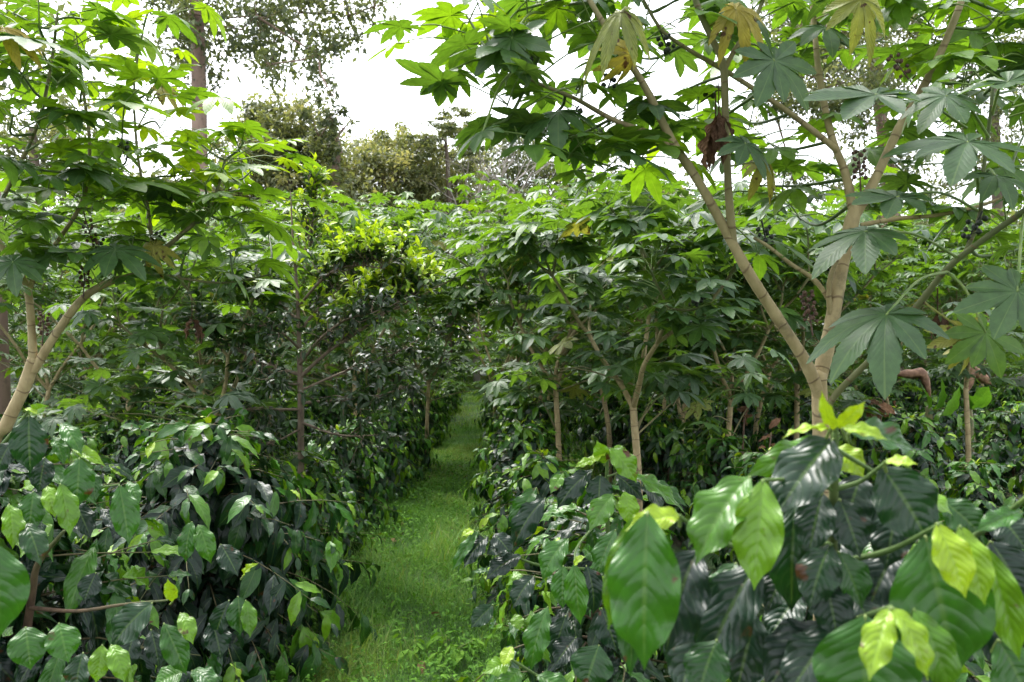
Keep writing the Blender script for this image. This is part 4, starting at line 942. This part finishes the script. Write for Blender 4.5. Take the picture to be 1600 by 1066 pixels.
# ------------------------------------------------------------------ the small glossy-leaved tree
def citrus():
    rng = np.random.default_rng(71)
    b = P(470, 0, 6.0); b[2] = 0
    root = empty('glossy_leaved_tree', b)
    trunk = MB(); fol = MB(); tw = MB()
    def L(p): return local(root, P(*p))
    tp = [L((470, 860, 6)), L((470, 650, 6)), L((468, 560, 6)), L((465, 470, 6)), L((458, 380, 6.05)), L((454, 300, 6.05))]
    trunk.tube([[0, 0, -.03]] + tp, [.029, .026, .023, .018, .013, .009, .004], 10, 0)
    trunk.build('trunk', 'citrus_bark', root)
    tpl = [coffee_tpl(4, 2, b_, .3, 0, 0, .42, i, tip=.9) for i, b_ in enumerate((.2, .5, .8))]
    paths = [([(469, 590, 6), (510, 552, 5.95), (560, 518, 5.9), (610, 482, 5.85), (645, 452, 5.8)], .016, .75, .17, .66), ([(467, 585, 6), (430, 574, 5.95), (380, 552, 5.9), (330, 522, 5.85), (300, 500, 5.8)], .014, .3, .13, .1),
             ([(470, 630, 6), (530, 625, 5.7), (590, 618, 5.5), (650, 600, 5.4)], .012, .05, .16, .0), ([(470, 640, 6), (420, 640, 5.8), (380, 640, 5.6)], .011, .05, .15, .0), ([(470, 660, 6), (530, 680, 5.8), (600, 680, 5.6)], .011, .0, .15, .0),
             ([(466, 520, 6), (500, 480, 6.1), (540, 440, 6.2), (570, 400, 6.3)], .012, .8, .17, .6), ([(466, 500, 6), (430, 470, 6.1), (395, 450, 6.2), (370, 440, 6.2)], .012, .6, .15, .35), ([(462, 420, 6.05), (480, 380, 6.1), (490, 330, 6.1), (485, 285, 6.1)], .009, .9, .12, .7),
             ([(468, 570, 6), (500, 530, 5.6), (540, 500, 5.4), (580, 490, 5.3)], .012, .3, .14, .25), ([(468, 600, 6), (450, 600, 5.6), (420, 590, 5.3)], .01, .05, .13, .0), ([(468, 545, 6), (440, 520, 5.7), (410, 505, 5.6)], .01, .2, .13, .2),
             ([(470, 610, 6), (540, 580, 6.3), (600, 560, 6.6), (640, 540, 6.7)], .011, .1, .13, .1), ([(470, 670, 6), (430, 690, 5.7), (400, 690, 5.5)], .01, .0, .13, .0), ([(466, 480, 6), (500, 440, 5.8), (530, 420, 5.7), (560, 415, 5.6), (600, 420, 5.6)], .011, .8, .17, .6)]
    paths.append(([(540, 530, 5.93), (575, 480, 5.9), (610, 440, 5.85), (628, 408, 5.85)], .010, .9, .15, .8)); paths.append(([(600, 490, 5.85), (640, 470, 5.8), (655, 440, 5.8)], .008, .9, .13, .7))
    for pts, r, tn, tl, up in paths:
        W = np.array([L(p) for p in pts]); n = len(W)
        p2, r2, _ = catmull(W, np.linspace(r, r * .35, n), np.zeros(n), 5)
        mb = MB(); mb.tube(p2, r2, 6, 0, sub=1); mb.build('branch', 'citrus_bark', root)
        for i in range(4, len(p2)):
            for s in range(4 if tn > .4 else 2 + (i % 2)):
                p = p2[i] + rng.normal(0, .01, 3)
                d = nrm(rng.normal(0, 1, 3) * [1, 1, .6] + [0, 0, up * 2.2 - .15] + .5 * nrm(p2[i] - p2[i - 1]))
                ln = tl * rng.uniform(.7, 1.9)
                q = p + d * ln; mid = (p + q) / 2 + rng.normal(0, .02, 3)
                tw.tube([p, mid, q], [.0035, .0025, .0015], 4, 0, sub=1)
                m = int(ln / .022) + 2
                t = np.linspace(.25, 1, m)
                pos = p + np.outer(t, q - p)
                ls = rng.normal(0, 1, (m, 3)); al = nrm(ls) * .8 + d * .7 + [0, 0, up * .6 - .1]
                young = np.clip((t - .35) * 1.5, 0, 1) if tn > .5 else np.clip((t - .8) * 3, 0, 1) * (rng.random() < .3)
                tone = np.clip(rng.uniform(0, .3, m) + tn * young * 1.1, 0, 1)
                nn = np.tile([0, 0, 1.], (m, 1)) + rng.normal(0, .5, (m, 3))
                fol.leaves(tpl[rng.integers(3)], pos, al, nn, rng.uniform(.045, .085, m), rng.uniform(.8, 1.1, m), tone, .5)
    c = fol.build('crown', 'citrus', root); tw.build('twig_sprays', 'citrus_bark', c)
    tag(root, 'small dark-trunked tree with tiny glossy leaves and a lime-green crown left of the path', 'tree')
citrus()

# ------------------------------------------------------------------ far trees
def forest_tree(name, label, base_px, d, trunk, clumps, leaf, bark, tone, seed, dens=1.0, hang=0.0, layered=False, group='tall forest trees beyond the plantation', lr=.35):
    """trunk: [(px, py, radius m)] from the bottom up; clumps: (px, py, rx px, ry px, n)"""
    rng = np.random.default_rng(seed)
    b = P(base_px, 0, d); b[2] = 0
    root = empty(name, b)
    L = lambda px, py, dd=d: local(root, P(px, py, dd))
    tk = MB(); tp = [np.array([0, 0, -.2])] + [L(x, y) for x, y, r in trunk]
    tk.tube(tp, [trunk[0][2] * 1.15] + [t[2] for t in trunk], 10, 0, sub=5); tk.build('trunk', bark, root)
    TP = catmull(np.array(tp), np.zeros(len(tp)), np.zeros(len(tp)), 8)[0]
    fol, lim = MB(), MB(); prev = []
    for (cx, cy, rx, ry, n) in clumps:
        dd = d + rng.uniform(-2.5, 2.5)
        c = L(cx, cy, dd); R = np.array([rx * d / F, rx * d / F * .8, ry * d / F])
        cand = TP[TP[:, 2] < c[2] + .2] if (TP[:, 2] < c[2] + .2).any() else TP
        cand = np.vstack([cand] + [q_[None] for q_ in prev]); a = cand[np.argmin(np.linalg.norm(cand - c, axis=1))]; prev.append(c)
        ln = np.linalg.norm(c - a)
        r0 = min(trunk[-1][2] * .7, .025 + .009 * ln)
        mid = (a + c) / 2 + rng.normal(0, .06 * ln, 3)
        lim.tube([a, mid, c], [r0, r0 * .7, r0 * .4], 6, 0, sub=5)
        ns = max(7, int(n * dens / 60))
        sub = rng.normal(0, .68, (ns, 3)); sub /= np.maximum(1, np.linalg.norm(sub, axis=1)[:, None] / rng.uniform(1.0, 1.5, (ns, 1)))
        S = c + sub * R
        for q in S:
            m2 = (c + q) / 2 + rng.normal(0, .08 * R[0], 3)
            lim.tube([c, m2, q], [r0 * .35, r0 * .2, r0 * .08], 4, 0, sub=2)
        m = int(n * dens)
        w_ = np.minimum((ns * rng.random(m) ** 1.25).astype(int), ns - 1)
        off = rng.normal(0, 1, (m, 3)) * R * (lr * .75) * rng.uniform(.6, 1.25, (ns, 1))[w_]
        if layered: off[:, 2] *= .25
        pos = S[w_] + off
        if hang: pos[:, 2] -= np.abs(rng.normal(0, hang, m)) * (rng.random(m) < .5)
        al = rng.normal(0, 1, (m, 3)); al[:, 2] = al[:, 2] * .5 - .4 - hang * .5
        nn = rng.normal(0, .6, (m, 3)) + [0, 0, 1]
        st = rng.normal(0, .16, ns)
        tn = np.clip(tone + st[w_] + rng.normal(0, .1, m), 0, 1)
        k = rng.random(m) < .5
        for t, kk in ((BL[0], k), (BL[1], ~k)):
            fol.leaves(t, pos[kk], al[kk], nn[kk], leaf * rng.uniform(.6, 1.25, kk.sum()), 1.0, tn[kk])
    c = fol.build('crown', 'tree', root); lim.build('limbs', bark, root)
    tag(root, label, 'tree', group)

forest_tree('tall_tree', 'very tall tree with pinkish straight trunk and drooping dark foliage overhanging the open sky', 313, 27, [(313, 480, .27), (312, 250, .25), (310, 100, .23), (306, -20, .2), (300, -160, .15)],
            [(300, 20, 55, 70, 1500), (300, 95, 30, 55, 500), (345, 40, 60, 50, 900), (400, 25, 60, 45, 1000), (430, 70, 40, 42, 700), (470, 20, 60, 40, 1000), (500, 85, 34, 34, 450), (500, 120, 18, 26, 160), (545, 25, 50, 30, 550), (585, 10, 35, 22, 260), (400, -40, 120, 50, 1500), (520, -30, 90, 30, 700), (270, 60, 30, 45, 300), (520, 150, 12, 16, 60), (420, 100, 22, 22, 160), (250, -30, 70, 50, 700)],
            .25, 'pink_bark', .3, 81, hang=.3, dens=.72)
forest_tree('leafy_tree', 'olive rounded tree under the drooping branch, beside the broken snag', 450, 33, [(455, 500, .3), (450, 380, .28), (448, 280, .22), (445, 210, .14)],
            [(540, 300, 50, 40, 1600), (560, 265, 34, 26, 900), (430, 190, 40, 28, 1400), (470, 205, 40, 35, 1400), (410, 230, 45, 40, 1500), (455, 255, 55, 42, 1900), (510, 265, 45, 40, 1200), (420, 290, 60, 40, 1500), (495, 315, 60, 40, 1300), (380, 250, 40, 40, 900), (400, 175, 18, 14, 250)], .24, 'brown_bark', .58, 82, dens=1.5)
forest_tree('broken_snag_tree', 'reddish leaning trunk with stubby broken limbs and few leaves against the sky', 528, 31, [(528, 500, .3), (527, 330, .16), (524, 265, .13), (531, 235, .10), (527, 215, .07), (538, 200, .045)],
            [(500, 215, 24, 26, 520), (515, 182, 16, 20, 260), (488, 185, 16, 16, 170), (548, 186, 6, 4, 20), (545, 205, 5, 4, 16), (505, 240, 26, 24, 500)], .22, 'pink_bark', .3, 83)
forest_tree('leafy_tree', 'pale yellowish bushy tree between the snag and the feathery tree', 620, 36, [(622, 500, .25), (620, 380, .24), (618, 300, .18), (618, 250, .12)],
            [(700, 280, 50, 34, 1500), (640, 330, 80, 34, 1600), (580, 245, 34, 26, 1100), (615, 232, 34, 28, 1100), (650, 255, 38, 34, 1300), (600, 285, 50, 36, 1700), (655, 300, 45, 36, 1500), (560, 290, 40, 34, 1100), (690, 310, 30, 30, 700), (635, 215, 16, 14, 200)], .22, 'brown_bark', .68, 84, dens=1.5)
forest_tree('feathery_tree', 'airy feathery tree with flat tiers of fine foliage in the middle of the skyline', 700, 34, [(702, 500, .14), (703, 350, .12), (700, 270, .09), (696, 215, .06)],
            [(700, 200, 26, 7, 500), (665, 215, 28, 8, 550), (735, 205, 30, 8, 600), (650, 240, 26, 8, 450), (690, 235, 34, 9, 700), (745, 230, 30, 8, 500), (720, 255, 34, 9, 600), (720, 175, 22, 6, 300), (690, 188, 16, 5, 220), (672, 270, 30, 10, 450), (760, 190, 16, 5, 160)], .16, 'brown_bark', .48, 85, layered=True, dens=1.4)
forest_tree('leafy_tree', 'dark tree mass behind the bleached bare tree', 800, 41, [(800, 500, .3), (800, 380, .28), (800, 300, .2)],
            [(900, 262, 50, 34, 1500), (960, 280, 60, 40, 1600), (1040, 290, 60, 40, 1500), (730, 290, 50, 36, 1300), (790, 250, 50, 30, 1600), (840, 262, 50, 30, 1600), (770, 285, 40, 26, 1000), (820, 292, 60, 30, 1700), (880, 290, 45, 32, 1100), (800, 228, 30, 12, 400)], .22, 'brown_bark', .22, 86)
forest_tree('tall_tree', 'tall mossy tree with fine olive foliage seen through the branches of the thick castor', 1392, 25, [(1392, 500, .26), (1391, 380, .25), (1388, 280, .22), (1372, 150, .16), (1355, 0, .12), (1350, -120, .08)],
            [(1240, 40, 60, 50, 1900), (1310, 30, 60, 50, 2000), (1290, 85, 70, 45, 2200), (1370, 60, 55, 50, 1600), (1240, 110, 50, 40, 1200), (1310, 130, 60, 34, 1700), (1270, 160, 44, 26, 800), (1380, 120, 44, 40, 1000), (1210, 170, 30, 26, 450), (1340, 190, 50, 30, 700), (1420, 40, 50, 60, 1000), (1300, -30, 140, 40, 2200), (1300, 300, 60, 40, 1100), (1240, 280, 40, 40, 700), (1400, 260, 40, 40, 700), (1340, 330, 50, 40, 900)],
            .17, 'pink_bark', .42, 87, hang=.2)
forest_tree('leafy_tree', 'loose fine-leaved tree behind the castor leaves at the right border', 1560, 27, [(1562, 500, .2), (1560, 350, .19), (1556, 220, .15), (1550, 100, .08)],
            [(1520, 90, 44, 40, 800), (1575, 120, 50, 40, 1000), (1500, 170, 40, 36, 700), (1560, 200, 50, 44, 1100), (1600, 60, 50, 40, 800), (1520, 260, 50, 40, 900), (1590, 280, 50, 44, 1000), (1470, 290, 40, 36, 500), (1540, 20, 50, 30, 600)], .17, 'brown_bark', .36, 88)
forest_tree('leafy_tree', 'bushy forest tree behind the bright castor leaves at the left border', 60, 30, [(60, 500, .3), (58, 380, .28), (55, 280, .2), (50, 200, .12)],
            [(20, 230, 50, 40, 1300), (80, 220, 50, 40, 1300), (50, 280, 70, 44, 1800), (120, 270, 50, 44, 1300), (160, 310, 60, 40, 1300), (10, 320, 60, 50, 1300), (230, 320, 60, 36, 1100), (110, 180, 30, 20, 300)], .22, 'brown_bark', .45, 89)
forest_tree('leafy_tree', 'low dark tree closing the view behind the castor canopy left of the path', 300, 34, [(300, 520, .3), (300, 400, .25), (300, 330, .2)], [(250, 330, 70, 40, 1300), (320, 320, 70, 40, 1300), (380, 345, 70, 40, 1300), (200, 360, 80, 40, 1300), (300, 400, 120, 50, 1600), (440, 390, 90, 50, 1500)], .40, 'brown_bark', .45, 90, dens=1.9)
forest_tree('leafy_tree', 'low olive tree closing the view straight beyond the end of the path', 700, 40, [(700, 520, .3), (700, 420, .25), (700, 350, .2)], [(600, 350, 80, 40, 1500), (680, 345, 80, 36, 1500), (760, 350, 80, 40, 1500), (840, 350, 80, 40, 1500), (640, 420, 120, 50, 1700), (760, 430, 120, 50, 1700), (560, 430, 90, 50, 1300)], .40, 'brown_bark', .5, 91, dens=1.9)
forest_tree('leafy_tree', 'low dark tree closing the view behind the castor canopy right of the path', 1050, 38, [(1050, 520, .3), (1050, 420, .25), (1050, 350, .2)], [(940, 350, 90, 40, 1500), (1030, 350, 80, 40, 1500), (1120, 355, 80, 40, 1500), (1200, 370, 80, 40, 1400), (1000, 430, 130, 50, 1700), (1150, 440, 130, 50, 1700)], .40, 'brown_bark', .42, 92, dens=2.0)
forest_tree('leafy_tree', 'low bushy tree behind the castor canopy near the right border', 1400, 36, [(1400, 520, .3), (1400, 420, .25), (1400, 380, .2)], [(1330, 390, 80, 40, 1400), (1410, 380, 80, 40, 1400), (1490, 380, 80, 40, 1400), (1580, 390, 80, 44, 1400), (1380, 450, 130, 50, 1600), (1540, 450, 130, 50, 1600)], .40, 'brown_bark', .42, 93, dens=2.0)

def bare_tree():
    rng = np.random.default_rng(95)
    b = P(745, 0, 33.6); b[2] = 0
    root = empty('bare_tree', b); mb = MB(); br = []
    fork = local(root, P(742, 420, 33.6))
    mb.tube([[0, 0, -.1], fork * [.5, .5, .5], fork], [.15, .13, .12], 8, 0); mb.build('trunk', 'pale_bark', root)
    def grow(m, p, d, L, r, lv):
        pts = [p]
        for i in range(4):
            d = nrm(d + rng.normal(0, .13, 3) + [0, 0, .05]); pts.append(pts[-1] + d * L / 4)
        m.tube(pts, np.linspace(r, r * .55, 5), 5, 0, sub=2)
        if lv < 4:
            for k in range(3 if lv < 3 else 2):
                nd = nrm(d + rng.normal(0, .45, 3)); grow(m, pts[2 + k % 3], nd, L * rng.uniform(.5, .75), r * .5, lv + 1)
    for tx, ty in ((700, 290), (725, 268), (752, 262), (785, 265), (812, 275), (770, 300), (845, 270)):
        m = MB(); t = local(root, P(tx, ty, 33.6 + rng.uniform(-1, 1))); grow(m, fork, nrm(t - fork), np.linalg.norm(t - fork) * .74, .085, 1); m.build('branch', 'pale_bark', root)
    tag(root, 'bleached leafless tree with pale spreading branches in the middle of the skyline', 'tree')
bare_tree()

def old_trunk():
    b = P(-4, 0, 10.5); b[2] = 0
    root = empty('forest_trunk', b); mb = MB()
    mb.tube([[0, 0, -.1], [0, 0, 1.2], [-.03, 0, 2.4], [-.12, 0, 4.5], [-.2, .1, 6]], [.17, .14, .12, .10, .09], 12, 0); mb.build('trunk', 'pink_bark', root)
    cr = MB(); rng = np.random.default_rng(4); n = 1500
    pos = np.array([-.3, 0, 5.6]) + rng.normal(0, 1, (n, 3)) * [.8, .8, .7]
    cr.leaves(BL[0], pos, rng.normal(0, 1, (n, 3)) + [0, 0, -.4], rng.normal(0, .5, (n, 3)) + [0, 0, 1], rng.uniform(.1, .18, n), 1, np.clip(rng.normal(.35, .15, n), 0, 1)); cr.build('crown', 'tree', root)
    tag(root, 'pinkish rough tree trunk cut by the left border behind the leaning castor', 'tree')
old_trunk()

# ------------------------------------------------------------------ banana plant with dried leaves
def banana(px, d, name, label, dry, green, seed):
    rng = np.random.default_rng(seed)
    b = P(px, 0, d); b[2] = 0
    root = empty(name, b)
    mb = MB(); mb.tube([[0, 0, -.05], [.01, 0, .4], [0, .02, .95]], [.07, .06, .035], 9, 0); mb.build('pseudostem', 'banana_stem', root)
    for pts, w_ in dry:
        m = MB(); W = np.array([local(root, P(x, y, d + dz)) for x, y, dz in pts]); n = len(W)
        P2 = catmull(W, np.zeros(n), np.zeros(n), 3)[0]; T = nrm(np.gradient(P2, axis=0)); S = nrm(np.cross(T, [0.1, -1, .2])); U = np.cross(S, T)
        k = len(P2); q = np.linspace(0, 1, k); hw = w_ * np.sin(PI * np.clip(q * .9 + .08, 0, 1)) ** .6
        prof = [(-1, -.55), (-.55, -.05), (0, .25), (.55, -.1), (1, -.6), (.45, -.5), (-.45, -.45)]
        V = np.stack([P2 + S * (hw * a * rng.uniform(.75, 1.15, k))[:, None] + U * (hw * h_ * rng.uniform(.8, 1.2, k))[:, None] for a, h_ in prof], 1)
        s = len(prof); i = np.arange(k - 1)[:, None] * s; j = np.arange(s)[None]; j2 = (j + 1) % s
        m.add(V.reshape(-1, 3), np.stack([i + j, i + j2, i + s + j2, i + s + j], 2).reshape(-1, 4), None, 0); m.build('dried_leaf', 'dry_banana', root, label='folded reddish-brown dried banana leaf')
    for (x0, y0, x1, y1, wpx) in green:
        m = MB(); a = local(root, P(x0, y0, d)); t = local(root, P(x1, y1, d - .3)); L = np.linalg.norm(t - a)
        m.leaves(coffee_tpl(10, 4, .5, .25, .02, 0, .4, seed, chord=True), [a], [t - a], [np.array([.2, -.6, .7])], [L], [wpx * d / F / L], [rng.uniform(.2, 1)]); m.build('leaf', 'banana', root)
    tag(root, label, 'banana plant', 'banana plants among the coffee')
banana(1452, 9.4, 'banana_plant', 'banana plant with a dried brown leaf folded in a right angle', [([(1396, 583, 0), (1418, 584, 0), (1442, 582, 0), (1447, 588, 0), (1451, 605, 0), (1454, 622, 0)], .06)],
       [(1462, 640, 1470, 588, 26), (1470, 650, 1500, 602, 30), (1450, 640, 1440, 606, 16)], 1)
banana(1515, 9.8, 'banana_plant', 'banana plant with short torn dried leaves right of the folded one', [([(1524, 570, 0), (1520, 590, 0), (1512, 612, 0)], .06), ([(1522, 575, 0), (1538, 588, 0), (1550, 600, 0)], .07)],
       [(1515, 640, 1492, 596, 26), (1520, 640, 1545, 604, 26), (1512, 640, 1536, 620, 24)], 2)

def litter(px, py, d, label, seed, n=9, L=.16):
    rng = np.random.default_rng(seed)
    c = P(px, py, d); root = empty('dead_branch', (c[0], c[1], max(0, c[2] - .35)))
    mb = MB(); st = MB()
    st.tube([[0, 0, -c[2] + .3 if c[2] < .35 else -.6], [.02, 0, .1], [.05, .0, .42]], [.012, .01, .005], 6, 0)
    for k in range(n):
        p = np.array([.03, 0, .35]) + rng.normal(0, .07, 3); a = rng.normal(0, 1, 3); a[2] -= .5
        mb.leaves(CHC[k % 5], [p], [a], [rng.normal(0, 1, 3) + [0, -.6, .5]], [L * rng.uniform(.6, 1.2)], [.4], [rng.uniform(.4, 1)])
    st.build('stick', 'coffee_bark', root); mb.build('dry_foliage', 'withered', root)
    tag(root, label, 'dead branch', 'dead brown branches among the shrubs')
litter(1372, 636, 8.5, 'curled dry brown leaves on a dead stick beside the thick castor trunk', 1, 14, .2)
litter(1158, 640, 8, 'small tuft of tan dry leaves above shrubs behind the V-forked castor', 2, 5, .13)
litter(1195, 690, 6.5, 'dull brown twiggy litter between the shrubs left of the thick castor trunk', 3, 6, .12)

# ------------------------------------------------------------------ weeds one can tell apart
def weed(px, py, h, n, leaf, label, seed, wid=.6):
    rng = np.random.default_rng(seed); d = EYE * F / (py - 533)
    root = empty('weed_plant', (*P(px, 0, d)[:2], 0)); st, fo = MB(), MB()
    for k in range(n):
        a = k * 2.4 + rng.uniform(-.3, .3); e = rng.uniform(.5, 1.3)
        q = np.array([math.cos(a) * math.cos(e), math.sin(a) * math.cos(e), math.sin(e)]) * h * rng.uniform(.5, 1)
        st.tube([[0, 0, 0], q * [.4, .4, .6], q], [.003, .0025, .0015], 4, 0, sub=2)
        for j in range(3):
            al = nrm(np.array([math.cos(a + (j - 1) * .9), math.sin(a + (j - 1) * .9), rng.uniform(-.5, .1)]))
            fo.leaves(CM[j], [q * (1 - .12 * j)], [al], [np.array([0, 0, 1]) + rng.normal(0, .2, 3)], [leaf * rng.uniform(.7, 1.2)], [wid / .46 * .6], [rng.uniform(.4, 1)])
    st.build('stem', 'petiole', root); fo.build('foliage', 'weed', root); tag(root, label, 'weed', 'broad-leaved weeds in the path')
weed(640, 1030, .16, 7, .10, 'broad-leaved weed at the very bottom of the grass path', 1)
weed(700, 1035, .2, 9, .11, 'tallest broad-leaved weed, beside the pale-shooted shrub at the bottom of the path', 2)
weed(585, 985, .12, 5, .09, 'low single-rosette weed in the grass on the left part of the path', 3)
weed(480, 985, .2, 8, .05, 'small-leaved weed at the foot of the wide domed shrub', 4)
weed(420, 1060, .25, 12, .055, 'ferny weed tuft under the left shrubs beside the path', 5)

def treeline():
    """castor thicket carrying on beyond the last rows, too far to tell one plant from the next"""
    rng = np.random.default_rng(99); mb = MB(); n = 15000
    y = rng.uniform(34, 45, n); x = rng.uniform(-1, 1, n) * .68 * y
    top = 4.6 + .7 * np.sin(x * .35) + .6 * np.sin(x * .9 + 1) + .5 * np.sin(x * 2.3 + y)
    z = .1 + rng.random(n) ** .8 * top
    a = rng.uniform(0, 6.28, n)
    al = np.stack([np.cos(a), np.sin(a), rng.uniform(-.5, .1, n)], 1); nn = rng.normal(0, .25, (n, 3)) + [0, 0, 1]
    tn = np.clip(.3 + .15 * np.sin(x * 1.3 + z) * np.sin(y * 1.1) + rng.normal(0, .14, n), 0, 1); sz = rng.uniform(.2, .36, n)
    for k in range(3):
        m = slice(k, None, 3)
        mb.leaves(RF[k], np.stack([x, y, z], 1)[m], al[m], nn[m], sz[m], 1, tn[m], .2)
    tag(mb.build('treeline', 'castor'), kind='stuff', label='far castor thicket closing the plantation')
treeline()
